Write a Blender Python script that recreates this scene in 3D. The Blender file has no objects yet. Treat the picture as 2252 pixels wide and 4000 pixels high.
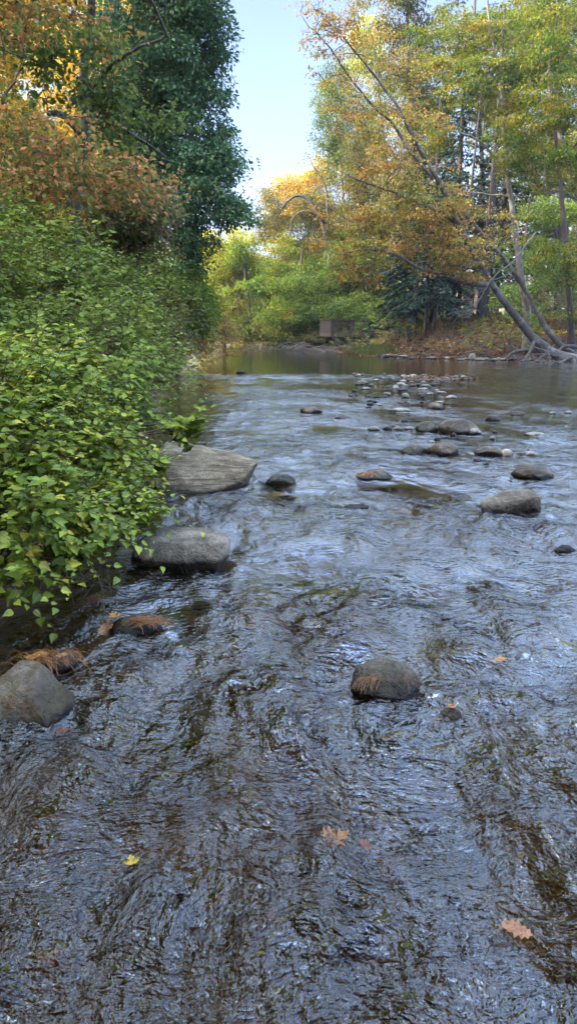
import bpy, bmesh, math, random
import numpy as np
from mathutils import Vector
R = math.radians
random.seed(7)
rng = np.random.default_rng(11)
scene = bpy.context.scene
COL = scene.collection

# ------------------------------------------------------------------ camera
CAM_H = 1.55
PITCH = math.atan(462.0 / 1742.0)
cam_d = bpy.data.cameras.new('camera')
cam = bpy.data.objects.new('camera', cam_d)
COL.objects.link(cam)
cam_d.sensor_fit = 'VERTICAL'
cam_d.sensor_height = 36.0
cam_d.lens = 36.0 * 1742.0 / 2575.5
cam_d.clip_start = 0.05
cam_d.clip_end = 2000
cam.location = (0, 0, CAM_H)
cam.rotation_euler = (R(90) - PITCH, 0, 0)
scene.camera = cam

# ------------------------------------------------------------------ light
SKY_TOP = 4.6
SUN_EL, SUN_AZ = R(24), R(-102)          # azimuth from +Y towards +X
world = bpy.data.worlds.new('World'); scene.world = world
world.use_nodes = True
wt = world.node_tree
bg = wt.nodes['Background']
sky = wt.nodes.new('ShaderNodeTexSky')
sky.sky_type = 'NISHITA'; sky.sun_disc = False
sky.sun_elevation = SUN_EL
sky.sun_rotation = SUN_AZ
sky.altitude = 0; sky.air_density = 1.0; sky.dust_density = 2.2; sky.ozone_density = 2.0
tn = wt.nodes.new('ShaderNodeMix'); tn.data_type = 'RGBA'; tn.blend_type = 'MULTIPLY'; tn.inputs[0].default_value = 1.0
tn.inputs[7].default_value = (0.94, 0.86, 1.01, 1)
wt.links.new(sky.outputs[0], tn.inputs[6])
# sky boosted and warmed overhead to fill the shade, dimmed lower down
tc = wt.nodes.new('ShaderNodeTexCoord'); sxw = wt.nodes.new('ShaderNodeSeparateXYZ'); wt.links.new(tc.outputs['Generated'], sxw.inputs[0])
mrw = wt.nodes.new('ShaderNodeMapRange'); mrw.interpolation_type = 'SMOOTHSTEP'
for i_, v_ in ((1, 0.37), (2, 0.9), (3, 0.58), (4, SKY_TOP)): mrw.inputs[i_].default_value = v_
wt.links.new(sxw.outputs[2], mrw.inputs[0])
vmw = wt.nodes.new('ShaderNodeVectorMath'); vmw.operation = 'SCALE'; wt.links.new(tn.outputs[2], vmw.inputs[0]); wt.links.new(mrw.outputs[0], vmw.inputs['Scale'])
wm = wt.nodes.new('ShaderNodeMix'); wm.data_type = 'RGBA'; wm.blend_type = 'MULTIPLY'; wm.inputs[7].default_value = (1.38, 1.23, 0.78, 1)
mr2 = wt.nodes.new('ShaderNodeMapRange'); mr2.inputs[1].default_value = 0.40; mr2.inputs[2].default_value = 0.9; wt.links.new(sxw.outputs[2], mr2.inputs[0]); wt.links.new(mr2.outputs[0], wm.inputs[0])
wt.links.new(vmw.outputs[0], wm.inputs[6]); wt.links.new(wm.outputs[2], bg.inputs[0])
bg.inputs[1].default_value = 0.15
sun_d = bpy.data.lights.new('sun', 'SUN'); sun_d.energy = 3.2; sun_d.angle = R(0.5)
sun_d.color = (1.0, 0.84, 0.62)
sun = bpy.data.objects.new('sun', sun_d); COL.objects.link(sun)
sdir = Vector((math.sin(SUN_AZ) * math.cos(SUN_EL), math.cos(SUN_AZ) * math.cos(SUN_EL), math.sin(SUN_EL)))
sun.rotation_euler = sdir.to_track_quat('Z', 'Y').to_euler()
sun.location = sdir * 60
scene.view_settings.view_transform = 'Standard'
scene.view_settings.look = 'None'
scene.view_settings.exposure = 2.58
scene.view_settings.gamma = 1.0
scene.render.engine = 'CYCLES'
scene.cycles.max_bounces = 6
scene.cycles.diffuse_bounces = 3
scene.cycles.glossy_bounces = 3
scene.cycles.transmission_bounces = 6
scene.cycles.transparent_max_bounces = 6
scene.cycles.caustics_reflective = False
scene.cycles.use_denoising = True
scene.cycles.adaptive_threshold = 0.02

# ------------------------------------------------------------------ helpers
CP, SP = math.cos(PITCH), math.sin(PITCH)
def at(u, v, Y):
    """world point seen at photo position (u, v) (1450 wide frame) at distance Y ahead"""
    a, b = (u - 725.0) / 1742.0, (1287.75 - v) / 1742.0
    yy, zz = CP + SP * b, -SP + CP * b
    k = Y / yy
    return np.array((a * k, Y, CAM_H + zz * k))
def gp(u, v, z=0.0):
    a, b = (u - 725.0) / 1742.0, (1287.75 - v) / 1742.0
    yy, zz = CP + SP * b, -SP + CP * b
    k = (z - CAM_H) / zz
    return np.array((a * k, yy * k, z))
def ppm(Y):                      # frame units per metre at distance Y
    return 1742.0 / Y

def _hash(ix, iy, iz, seed):
    h = (ix * 374761393 + iy * 668265263 + iz * 2147483647 + seed * 974711) & 0xFFFFFFFF
    h = ((h ^ (h >> 13)) * 1274126177) & 0xFFFFFFFF
    h = ((h ^ (h >> 16)) * 2246822519) & 0xFFFFFFFF
    h = h ^ (h >> 13)
    return (h & 0xFFFFFF) / float(0xFFFFFF)
def vnoise(p, seed=0):
    p = np.asarray(p, float)
    f = np.floor(p); t = p - f; t = t * t * t * (t * (t * 6 - 15) + 10)
    i = f.astype(np.int64)
    out = 0
    for dx in (0, 1):
        wx = t[:, 0] if dx else 1 - t[:, 0]
        for dy in (0, 1):
            wy = t[:, 1] if dy else 1 - t[:, 1]
            for dz in (0, 1):
                wz = t[:, 2] if dz else 1 - t[:, 2]
                out = out + wx * wy * wz * _hash(i[:, 0] + dx, i[:, 1] + dy, i[:, 2] + dz, seed)
    return out * 2 - 1
def fbm(p, octv=4, seed=0, gain=0.5):
    p = np.asarray(p, float); a = 1.0; s = 0; out = 0
    for k in range(octv):
        out = out + a * vnoise(p * (2.03 ** k) + k * 17.3, seed + k); s += a; a *= gain
    return out / s
def sm(a, b, x):
    t = np.clip((x - a) / (b - a), 0, 1); return t * t * (3 - 2 * t)

def link(o, parent=None):
    COL.objects.link(o)
    if parent is not None: o.parent = parent
    return o
def tag(o, label=None, cat=None, group=None, kind=None):
    if label: o['label'] = label
    if cat: o['category'] = cat
    if group: o['group'] = group
    if kind: o['kind'] = kind
    return o
def thing(name, label, cat, loc=(0, 0, 0), group=None):
    o = bpy.data.objects.new(name, None); o.empty_display_size = 0.2
    o.location = [float(c) for c in loc]; link(o)
    return tag(o, label, cat, group)

class MB:
    """collects points and polygons; build() makes one mesh object"""
    def __init__(s):
        s.V = []; s.L = []; s.T = []; s.n = 0
    def add(s, verts, faces):
        verts = np.asarray(verts, float).reshape(-1, 3)
        if isinstance(faces, np.ndarray):
            s.L.append((faces + s.n).ravel()); s.T.append(np.full(len(faces), faces.shape[1], int))
        else:
            s.L.append(np.array([i + s.n for f in faces for i in f], int)); s.T.append(np.array([len(f) for f in faces], int))
        s.V.append(verts); s.n += len(verts)
    def box(s, c, d, rz=0.0, tilt=None):
        x, y, z = d[0] / 2, d[1] / 2, d[2] / 2
        v = np.array([(sx * x, sy * y, sz * z) for sz in (-1, 1) for sy in (-1, 1) for sx in (-1, 1)], float)
        if tilt is not None:
            v = v @ np.array(tilt).T
        cz, sz_ = math.cos(rz), math.sin(rz)
        v = v @ np.array(((cz, sz_, 0), (-sz_, cz, 0), (0, 0, 1)))
        s.add(v + np.array(c, float), [(0, 2, 3, 1), (4, 5, 7, 6), (0, 1, 5, 4), (2, 6, 7, 3), (0, 4, 6, 2), (1, 3, 7, 5)])
    def tube(s, P, r, sides=6, cap=True):
        P = np.asarray(P, float); m = len(P)
        r = np.broadcast_to(np.asarray(r, float), (m,))
        d = np.gradient(P, axis=0); d /= np.linalg.norm(d, axis=1, keepdims=True) + 1e-9
        ref = np.array((0.31, 0.17, 0.93)) if abs(d[0, 2]) < 0.8 else np.array((0.9, 0.3, 0.1))
        a = np.cross(d, ref); a /= np.linalg.norm(a, axis=1, keepdims=True) + 1e-9
        b = np.cross(d, a)
        t = np.arange(sides) * 2 * math.pi / sides
        v = P[:, None] + r[:, None, None] * (np.cos(t)[None, :, None] * a[:, None] + np.sin(t)[None, :, None] * b[:, None])
        i = np.arange(m - 1)[:, None] * sides; j = np.arange(sides)[None]; j2 = (j + 1) % sides
        f = np.stack([i + j, i + j2, i + sides + j2, i + sides + j], -1).reshape(-1, 4)
        s.add(v.reshape(-1, 3), f)
        if cap and r[-1] > 0.02: s.add(v[-1], [tuple(range(sides))])
    def arrays(s):
        return np.concatenate(s.V), np.concatenate(s.L), np.concatenate(s.T)
    def build(s, name, mat, parent=None, smooth=True, origin=None, attr=None):
        V, L, T = s.arrays()
        o = (np.zeros(3) if origin is None else np.array(origin, float))
        if parent is not None: o0 = np.array(parent.matrix_world.translation if False else _worldloc(parent))
        else: o0 = np.zeros(3)
        me = bpy.data.meshes.new(name)
        me.vertices.add(len(V)); me.vertices.foreach_set('co', (V - o - (o0 if parent is not None else 0)).astype(np.float32).ravel())
        me.loops.add(len(L)); me.loops.foreach_set('vertex_index', L.astype(np.int32))
        me.polygons.add(len(T)); st = np.concatenate([[0], np.cumsum(T)[:-1]])
        me.polygons.foreach_set('loop_start', st.astype(np.int32))
        me.polygons.foreach_set('use_smooth', np.full(len(T), smooth))
        me.update(calc_edges=True)
        for k, a in (attr or {}).items():
            at_ = me.attributes.new(k, 'FLOAT', 'POINT'); at_.data.foreach_set('value', np.asarray(a, np.float32))
        me.materials.append(mat)
        ob = bpy.data.objects.new(name, me)
        if origin is not None: ob.location = o
        return link(ob, parent)
def _worldloc(o):
    p = np.zeros(3)
    while o is not None:
        p = p + np.array(o.location); o = o.parent
    return p

# ------------------------------------------------------------------ materials
class NT:
    def __init__(s, name):
        s.m = bpy.data.materials.new(name); s.m.use_nodes = True
        s.t = s.m.node_tree; s.t.nodes.clear()
        s.out = s.n('ShaderNodeOutputMaterial')
    def n(s, typ, **kw):
        x = s.t.nodes.new(typ)
        for k, v in kw.items(): setattr(x, k, v)
        return x
    def l(s, a, b): s.t.links.new(a, b)
    def set(s, node, **kw):
        for k, v in kw.items():
            node.inputs[k.replace('_', ' ')].default_value = v
    def noise(s, vec, scale, detail=4, rough=0.55, dist=0.0):
        x = s.n('ShaderNodeTexNoise'); x.inputs['Scale'].default_value = scale
        x.inputs['Detail'].default_value = detail; x.inputs['Roughness'].default_value = rough
        x.inputs['Distortion'].default_value = dist
        if vec is not None: s.l(vec, x.inputs['Vector'])
        return x.outputs['Fac']
    def ramp(s, fac, stops, interp='LINEAR'):
        x = s.n('ShaderNodeValToRGB'); cr = x.color_ramp; cr.interpolation = interp
        while len(cr.elements) < len(stops): cr.elements.new(0.5)
        for e, (p, c) in zip(cr.elements, stops):
            e.position = p; e.color = (*c, 1) if len(c) == 3 else c
        s.l(fac, x.inputs[0]); return x.outputs[0]
    def math(s, op, a, b=None, clamp=False):
        x = s.n('ShaderNodeMath', operation=op, use_clamp=clamp)
        for i, q in enumerate((a, b)):
            if q is None: continue
            if isinstance(q, (int, float)): x.inputs[i].default_value = q
            else: s.l(q, x.inputs[i])
        return x.outputs[0]
    def mix(s, fac, a, b):
        x = s.n('ShaderNodeMix', data_type='RGBA')
        for i, q in ((0, fac), (6, a), (7, b)):
            if isinstance(q, (int, float)): x.inputs[i].default_value = q
            elif isinstance(q, tuple): x.inputs[i].default_value = (*q, 1)
            else: s.l(q, x.inputs[i])
        return x.outputs[2]
    def bump(s, h, strength, dist, normal=None):
        x = s.n('ShaderNodeBump'); x.inputs['Strength'].default_value = strength; x.inputs['Distance'].default_value = dist
        s.l(h, x.inputs['Height'])
        if normal is not None: s.l(normal, x.inputs['Normal'])
        return x.outputs[0]
    def pos(s, scale=None):
        g = s.n('ShaderNodeNewGeometry').outputs['Position']
        if scale is None: return g
        m = s.n('ShaderNodeMapping'); m.inputs['Scale'].default_value = scale; s.l(g, m.inputs[0]); return m.outputs[0]

def leaf_mat(name, stops, trans=0.4, gloss=0.015, clump=0.5, cscale=0.9, rough=0.45, veins=False):
    """leaves: colour picked per leaf and per clump"""
    t = NT(name)
    g = t.n('ShaderNodeNewGeometry')
    ns = t.noise(g.outputs['Position'], cscale, 2)
    ns = t.math('MULTIPLY_ADD', ns, 2.6); ns.node.inputs[2].default_value = -0.8
    f = t.math('ADD', t.math('MULTIPLY', g.outputs['Random Per Island'], 1 - clump), t.math('MULTIPLY', ns, clump), True)
    c = t.ramp(f, stops)
    # brightness wobble per leaf
    w = t.n('ShaderNodeTexWhiteNoise', noise_dimensions='1D'); t.l(g.outputs['Random Per Island'], w.inputs['W'])
    hv = t.n('ShaderNodeHueSaturation'); t.l(c, hv.inputs['Color'])
    t.l(t.math('MULTIPLY_ADD', w.outputs[0], 0.6), hv.inputs['Value']); hv.inputs['Value'].links[0].from_node.inputs[2].default_value = 0.7
    c = hv.outputs[0]
    if veins:
        sp = t.noise(g.outputs['Position'], 60, 3)
        c = t.mix(t.math('MULTIPLY', t.ramp(sp, [(0.62, (0, 0, 0)), (0.72, (1, 1, 1))]), 0.5), c, (0.10, 0.085, 0.02))
    d = t.n('ShaderNodeBsdfDiffuse'); t.l(c, d.inputs[0])
    tr = t.n('ShaderNodeBsdfTranslucent'); t.l(c, tr.inputs[0])
    m1 = t.n('ShaderNodeMixShader'); m1.inputs[0].default_value = trans; t.l(d.outputs[0], m1.inputs[1]); t.l(tr.outputs[0], m1.inputs[2])
    gl = t.n('ShaderNodeBsdfGlossy'); gl.inputs['Roughness'].default_value = rough
    m2 = t.n('ShaderNodeMixShader'); m2.inputs[0].default_value = gloss; t.l(m1.outputs[0], m2.inputs[1]); t.l(gl.outputs[0], m2.inputs[2])
    t.l(m2.outputs[0], t.out.inputs[0])
    return t.m

def bark_mat(name, c0, c1, scale=6.0, lichen=0.0):
    t = NT(name); p = t.pos((1, 1, 0.25))
    n1 = t.noise(p, scale * 3, 5, 0.65); n2 = t.noise(t.pos(), scale * 0.5, 3)
    c = t.ramp(n1, [(0.3, c0), (0.7, c1)])
    if lichen:
        c = t.mix(t.math('MULTIPLY', t.ramp(n2, [(0.5, (0, 0, 0)), (0.62, (1, 1, 1))]), lichen), c, (0.30, 0.31, 0.27))
    b = t.n('ShaderNodeBsdfPrincipled'); t.l(c, b.inputs['Base Color']); b.inputs['Roughness'].default_value = 0.9
    t.l(t.bump(n1, 0.7, 0.03), b.inputs['Normal']); t.l(b.outputs[0], t.out.inputs[0]); return t.m

def rock_mat(name, c0, c1, c2, wet=0.075, mossy=0.0, strata=0.0, tint=None, rough=0.82):
    t = NT(name); g = t.n('ShaderNodeNewGeometry'); P = g.outputs['Position']
    n1 = t.noise(P, 5, 6, 0.62, 0.3); n2 = t.noise(P, 60, 4, 0.7); n3 = t.noise(P, 14, 5, 0.6)
    c = t.ramp(n1, [(0.34, c0), (0.5, c1), (0.64, c2)])
    sp = t.ramp(n2, [(0.36, (0.35, 0.35, 0.35)), (0.5, (1, 1, 1)), (0.68, (1.0, 1.0, 1.0))])
    mm = t.n('ShaderNodeMix', data_type='RGBA', blend_type='MULTIPLY'); mm.inputs[0].default_value = 0.75
    t.l(c, mm.inputs[6]); t.l(sp, mm.inputs[7]); c = mm.outputs[2]
    if tint is not None:
        c = t.mix(t.ramp(n3, [(0.48, (0, 0, 0)), (0.66, (0.75, 0.75, 0.75))]), c, tint)
    if mossy:
        c = t.mix(t.math('MULTIPLY', t.ramp(t.noise(P, 9, 5), [(0.45, (0, 0, 0)), (0.6, (1, 1, 1))]), mossy), c, (0.055, 0.05, 0.018))
    sx = t.n('ShaderNodeSeparateXYZ'); t.l(P, sx.inputs[0])
    wn = t.math('ADD', sx.outputs[2], t.math('MULTIPLY', t.math('SUBTRACT', n1, 0.5), 0.09))
    dry = t.n('ShaderNodeMapRange'); t.l(wn, dry.inputs[0]); dry.inputs[1].default_value = wet * 0.55; dry.inputs[2].default_value = wet * 1.2 + 0.012
    dk = t.n('ShaderNodeMix', data_type='RGBA', blend_type='MULTIPLY'); dk.inputs[0].default_value = 1; t.l(c, dk.inputs[6]); dk.inputs[7].default_value = (0.22, 0.19, 0.15, 1)
    c = t.mix(dry.outputs[0], dk.outputs[2], c)
    b = t.n('ShaderNodeBsdfPrincipled'); t.l(c, b.inputs['Base Color'])
    b.inputs['Specular IOR Level'].default_value = 0.22
    rr = t.math('MULTIPLY_ADD', dry.outputs[0], rough - 0.28); rr.node.inputs[2].default_value = 0.28
    t.l(rr, b.inputs['Roughness'])
    h = t.math('ADD', t.math('MULTIPLY', n2, 0.25), n3)
    if strata:
        mp = t.n('ShaderNodeMapping'); mp.inputs['Rotation'].default_value = (R(20), R(25), R(-28)); mp.inputs['Scale'].default_value = (0.8, 3.5, 7); t.l(P, mp.inputs[0])
        st = t.noise(mp.outputs[0], 2.2, 6, 0.65, 1.2)
        c = t.mix(t.ramp(st, [(0.40, (0.8, 0.8, 0.8)), (0.47, (0, 0, 0))]), c, (0.10, 0.08, 0.05)); t.l(c, b.inputs['Base Color'])
        h = t.math('ADD', h, t.math('MULTIPLY', st, strata))
    cr = t.n('ShaderNodeTexVoronoi', feature='DISTANCE_TO_EDGE'); cr.inputs['Scale'].default_value = 6.5
    wv_ = t.n('ShaderNodeVectorMath', operation='MULTIPLY_ADD'); nz_ = t.n('ShaderNodeTexNoise'); nz_.inputs['Scale'].default_value = 7; nz_.inputs['Detail'].default_value = 4; t.l(P, nz_.inputs['Vector'])
    t.l(nz_.outputs['Color'], wv_.inputs[0]); wv_.inputs[1].default_value = (0.22, 0.22, 0.22); t.l(P, wv_.inputs[2]); t.l(wv_.outputs[0], cr.inputs['Vector'])
    crk = t.ramp(cr.outputs['Distance'], [(0.0, (0, 0, 0)), (0.035, (1, 1, 1))])
    h = t.math('ADD', h, t.math('MULTIPLY', crk, t.math('MULTIPLY', n1, 0.22)))
    t.l(t.bump(h, 0.95, 0.03), b.inputs['Normal']); t.l(b.outputs[0], t.out.inputs[0]); return t.m

def plain_mat(name, c0, c1, scale=20, rough=0.85, stretch=(1, 1, 1), bump=0.3):
    t = NT(name); n = t.noise(t.pos(stretch), scale, 5, 0.6)
    b = t.n('ShaderNodeBsdfPrincipled'); t.l(t.ramp(n, [(0.3, c0), (0.7, c1)]), b.inputs['Base Color'])
    b.inputs['Roughness'].default_value = rough; t.l(t.bump(n, bump, 0.01), b.inputs['Normal']); t.l(b.outputs[0], t.out.inputs[0]); return t.m

# ------------------------------------------------------------------ the river and its banks
RIVER = np.array([(-2.6, -8), (-2.2, 0), (-1.95, 2.6), (-1.75, 4.5), (-2.1, 7), (-2.9, 12), (-3.5, 19), (-4.6, 30), (-6.4, 45), (-8.5, 58), (-14, 70),
                  (-22, 80), (-15, 88), (-6, 75), (0.5, 64), (2.3, 56), (2.9, 49), (4.2, 42), (6.4, 38.6), (9.6, 36.6), (12.5, 35.4), (15.5, 34.2), (20, 33), (24, 28), (22, 8), (20, -8)], float)
def river_sd(x, y):
    """signed distance to the waterline, negative in the water"""
    p = np.stack([x, y], -1); d = np.full(len(x), 1e9); ins = np.zeros(len(x), bool)
    n = len(RIVER)
    for i in range(n):
        a, b = RIVER[i], RIVER[(i + 1) % n]
        e = b - a; w = p - a
        t = np.clip((w @ e) / (e @ e), 0, 1)
        d = np.minimum(d, np.linalg.norm(w - t[:, None] * e, axis=1))
        c = ((a[1] <= y) & (b[1] > y)) | ((b[1] <= y) & (a[1] > y))
        with np.errstate(divide='ignore', invalid='ignore'):
            xi = a[0] + (y - a[1]) / (b[1] - a[1] + 1e-12) * (b[0] - a[0])
        ins ^= c & (x < xi)
    return np.where(ins, -d, d)
def ground_z(x, y):
    x = np.asarray(x, float); y = np.asarray(y, float)
    sd = river_sd(x, y)
    P3 = np.stack([x, y, 0 * x], -1)
    n = fbm(P3 * 0.45, 4, 3); nf = fbm(P3 * 3.1, 3, 9)
    right = sm(-1, 3, x - 0.0)
    s = sd + n * 0.35
    bankL = 1.1 * sm(0, 2.2, s) + 1.2 * sm(2, 14, s) + 4 * sm(20, 120, s)
    bankR = 0.32 * sm(0, 1.6, s) + 1.75 * sm(1.6, 7.0, s) + 0.5 * sm(7, 20, s) + 3 * sm(30, 150, s)
    bank = np.where(s > 0, bankL * (1 - right) + bankR * right, 0) + np.clip(s, 0, 1) * nf * 0.10 + 0.012 * sm(-0.2, 0.2, s)
    deep = 0.08 + 0.20 * sm(0, 1.5, -s) + 0.06 * n + 0.03 * nf + 0.5 * sm(27, 33, y)
    bar = np.exp(-(((x - 4.6) / 2.3) ** 2 + ((y - 22.2) / 1.9) ** 2)) * 0.34 + np.exp(-(((x - 3.2) / 1.5) ** 2 + ((y - 10.2) / 1.1) ** 2)) * 0.2
    return np.where(s > 0, bank, -deep + bar)
def gz(x, y): return float(ground_z(np.array([x]), np.array([y]))[0])

def axis(segs):
    out = [segs[0][0]]
    for a, b, st in segs:
        k = max(1, int(round((b - a) / st))); out += list(np.linspace(a, b, k + 1)[1:])
    return np.array(out)
gx = axis([(-400, -60, 20), (-60, -16, 2.2), (-16, -5, 0.4), (-5, 8, 0.12), (8, 26, 0.3), (26, 60, 2), (60, 400, 20)])
gy = axis([(-60, -8, 6), (-8, 0, 0.8), (0, 8, 0.12), (8, 30, 0.3), (30, 60, 0.45), (60, 100, 1.5), (100, 700, 25)])
X, Y = np.meshgrid(gx, gy)
Z = ground_z(X.ravel(), Y.ravel())
def gridmesh(nx, ny):
    i = np.arange(ny - 1)[:, None] * nx; j = np.arange(nx - 1)[None]
    return np.stack([i + j, i + j + 1, i + j + 1 + nx, i + j + nx], -1).reshape(-1, 4)
t = NT('river_gravel_and_soil')
P = t.pos(); sx = t.n('ShaderNodeSeparateXYZ'); t.l(P, sx.inputs[0])
vo = t.n('ShaderNodeTexVoronoi'); vo.inputs['Scale'].default_value = 9.0; t.l(P, vo.inputs['Vector'])
vo2 = t.n('ShaderNodeTexVoronoi'); vo2.inputs['Scale'].default_value = 26.0; t.l(P, vo2.inputs['Vector'])
sc_ = t.n('ShaderNodeSeparateColor'); t.l(vo.outputs['Color'], sc_.inputs[0])
bed = t.ramp(sc_.outputs[0], [(0.0, (0.05, 0.034, 0.015)), (0.45, (0.13, 0.085, 0.04)), (0.8, (0.22, 0.155, 0.085)), (1.0, (0.34, 0.27, 0.19))])
n1 = t.noise(P, 2.2, 5); bed = t.mix(t.ramp(n1, [(0.4, (0, 0, 0)), (0.62, (0.8, 0.8, 0.8))]), bed, (0.045, 0.034, 0.012))
bed2 = t.mix(t.ramp(vo.outputs['Distance'], [(0.3, (0, 0, 0)), (0.7, (0.8, 0.8, 0.8))]), bed, (0.02, 0.013, 0.007))
soil = t.ramp(t.noise(P, 7, 6, 0.7), [(0.3, (0.022, 0.014, 0.008)), (0.55, (0.06, 0.036, 0.018)), (0.75, (0.12, 0.065, 0.03))])
grassc = t.ramp(t.noise(P, 25, 4, 0.7), [(0.3, (0.02, 0.03, 0.01)), (0.7, (0.09, 0.10, 0.03))])
soil = t.mix(t.ramp(t.noise(P, 0.35, 3), [(0.45, (0, 0, 0)), (0.6, (0.6, 0.6, 0.6))]), soil, grassc)
mr = t.n('ShaderNodeMapRange'); t.l(sx.outputs[2], mr.inputs[0]); mr.inputs[1].default_value = 0.0; mr.inputs[2].default_value = 0.12
c = t.mix(mr.outputs[0], bed2, soil)
b = t.n('ShaderNodeBsdfPrincipled'); t.l(c, b.inputs['Base Color']); b.inputs['Roughness'].default_value = 0.85
h = t.math('SUBTRACT', t.noise(P, 30, 4), t.math('MULTIPLY', vo.outputs['Distance'], 1.2))
t.l(t.bump(h, 0.8, 0.05), b.inputs['Normal']); t.l(b.outputs[0], t.out.inputs[0])
m = MB(); m.add(np.stack([X.ravel(), Y.ravel(), Z], -1), gridmesh(len(gx), len(gy)))
tag(m.build('ground', t.m), kind='structure')

# ------------------------------------------------------------------ rocks
ICO = {}
def ico(k):
    if k not in ICO:
        bm = bmesh.new(); bmesh.ops.create_icosphere(bm, subdivisions=k, radius=1)
        ICO[k] = (np.array([v.co[:] for v in bm.verts]), np.array([[v.index for v in f.verts] for f in bm.faces])); bm.free()
    return ICO[k]
def hull_planes(pts):
    bm = bmesh.new()
    for p in pts: bm.verts.new([float(q) for q in p])
    r = bmesh.ops.convex_hull(bm, input=bm.verts)
    bm.normal_update()
    pl = []
    for f in bm.faces:
        n = np.array(f.normal); h = n @ np.array(f.verts[0].co)
        if h < 0: n, h = -n, -h
        pl.append((n, max(h, 1e-3)))
    bm.free(); return pl
def rock_shape(pts, k=5, p=14, rough=0.05, seed=0, strata=0.0):
    pts = np.asarray(pts, float); c = pts.mean(0); q = pts - c
    D, F = ico(k); acc = 0
    seen = []
    for n, h in hull_planes(q):
        if any(abs(n @ a - 1) < 1e-3 for a in seen): continue
        seen.append(n)
        acc = acc + np.clip(D @ n / h, 0, None) ** p
    r = acc ** (-1.0 / p)
    V = D * r[:, None]
    size = np.ptp(q, axis=0).mean()
    n = fbm(V / size * 2.4 + seed * 3.7, 5, seed, 0.6)
    ridg = 1 - np.abs(fbm(V / size * 2.1 + seed * 9.1, 4, seed + 5))
    V = V + D * ((n * rough + (ridg - 0.8) * rough * 0.8) * size)[:, None]
    if strata:
        ax = np.array((0.28, -0.30, 0.91)); ax /= np.linalg.norm(ax)
        s = (V @ ax) / size * 26 + 2.5 * fbm(V / size * 2, 3, seed)
        V = V + D * (np.sin(s) * strata * size * (0.5 + 0.5 * vnoise(V / size * 5, seed + 3)))[:, None]
    lo, hi = q.min(0), q.max(0); vl, vh = V.min(0), V.max(0)
    V = (V - vl) / (vh - vl) * (hi - lo) + lo
    return V + c, F
def blockpts(w, d, h, seed, taper=0.65, zb=-0.5):
    """irregular boulder control points: wide foot, smaller top"""
    r = np.random.default_rng(seed); pts = []
    m = 6
    for lev, kk in ((zb, 0.6), (0.12, 1.0), (0.55, 0.84), (1.0, taper * 0.7)):
        for i in range(m):
            a = (i + r.uniform(-.35, .35)) / m * 2 * math.pi
            s = kk * r.uniform(0.82, 1.08)
            pts.append((math.cos(a) * w / 2 * s, math.sin(a) * d / 2 * s, h * (lev + (r.uniform(-.1, .1) if lev > 0.2 else 0))))
    return pts

M_GRAN = rock_mat('granite_grey', (0.055, 0.044, 0.030), (0.125, 0.102, 0.072), (0.23, 0.19, 0.138))
M_TAN = rock_mat('granite_tan', (0.13, 0.095, 0.055), (0.26, 0.20, 0.125), (0.38, 0.30, 0.20), strata=2.2, wet=0.07)
M_SLATE = rock_mat('granite_brown_grey', (0.075, 0.06, 0.042), (0.165, 0.135, 0.098), (0.28, 0.235, 0.175), wet=0.085)
M_DARK = rock_mat('rock_dark_wet', (0.020, 0.015, 0.008), (0.055, 0.042, 0.025), (0.11, 0.088, 0.06), mossy=0.6, wet=0.06, rough=0.4)
M_BROWN = rock_mat('rock_grey_brown', (0.040, 0.031, 0.021), (0.098, 0.078, 0.056), (0.18, 0.148, 0.11), tint=(0.10, 0.058, 0.022), mossy=0.35, wet=0.03, rough=0.6)
M_PALE = rock_mat('rock_pale', (0.14, 0.125, 0.10), (0.24, 0.215, 0.17), (0.33, 0.30, 0.24), wet=0.02)
M_SUB = rock_mat('rock_submerged', (0.10, 0.075, 0.05), (0.19, 0.15, 0.11), (0.30, 0.25, 0.20), wet=-1.0)

def rock(label, u, v, wpx, hpx, mat, seed, depth=None, name='river_rock', cat='rock', rot=0.0, taper=0.65, pts=None, k=4, rough=0.05, p=26, strata=0, group=None, sink=0.5, skew=0.0):
    """boulder whose front waterline is seen at (u, v); wpx, hpx its visible size"""
    g = gp(u, v); Yd = g[1]; slant = math.hypot(Yd, CAM_H)
    dd = Yd * CP + CAM_H * SP
    w = wpx / 1742.0 * dd; h = hpx / 1742.0 * dd
    d = depth if depth is not None else w * 0.7
    elev = math.atan2(CAM_H, Yd)
    hh = (0.78 if wpx > 45 else 1.1) * max(0.4 * h, (h - 0.45 * d * math.sin(elev)) / math.cos(elev)) if depth is None else h
    if pts is None: pts = blockpts(w, d, hh, seed, taper, -sink)
    pts = np.array(pts, float); pts[:, 0] += skew * pts[:, 2]
    cr, sr = math.cos(rot), math.sin(rot)
    pts = pts @ np.array(((cr, sr, 0), (-sr, cr, 0), (0, 0, 1)))
    V, F = rock_shape(pts, k, p, rough, seed, strata)
    org = np.array((g[0], g[1] + d * 0.42, 0.0))
    m = MB(); m.add(V + org, F)
    o = m.build(name, mat, origin=org)
    ROCKS.append((org[0], org[1], w / 2, d / 2))
    return tag(o, label, cat, group)
ROCKS = []
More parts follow.
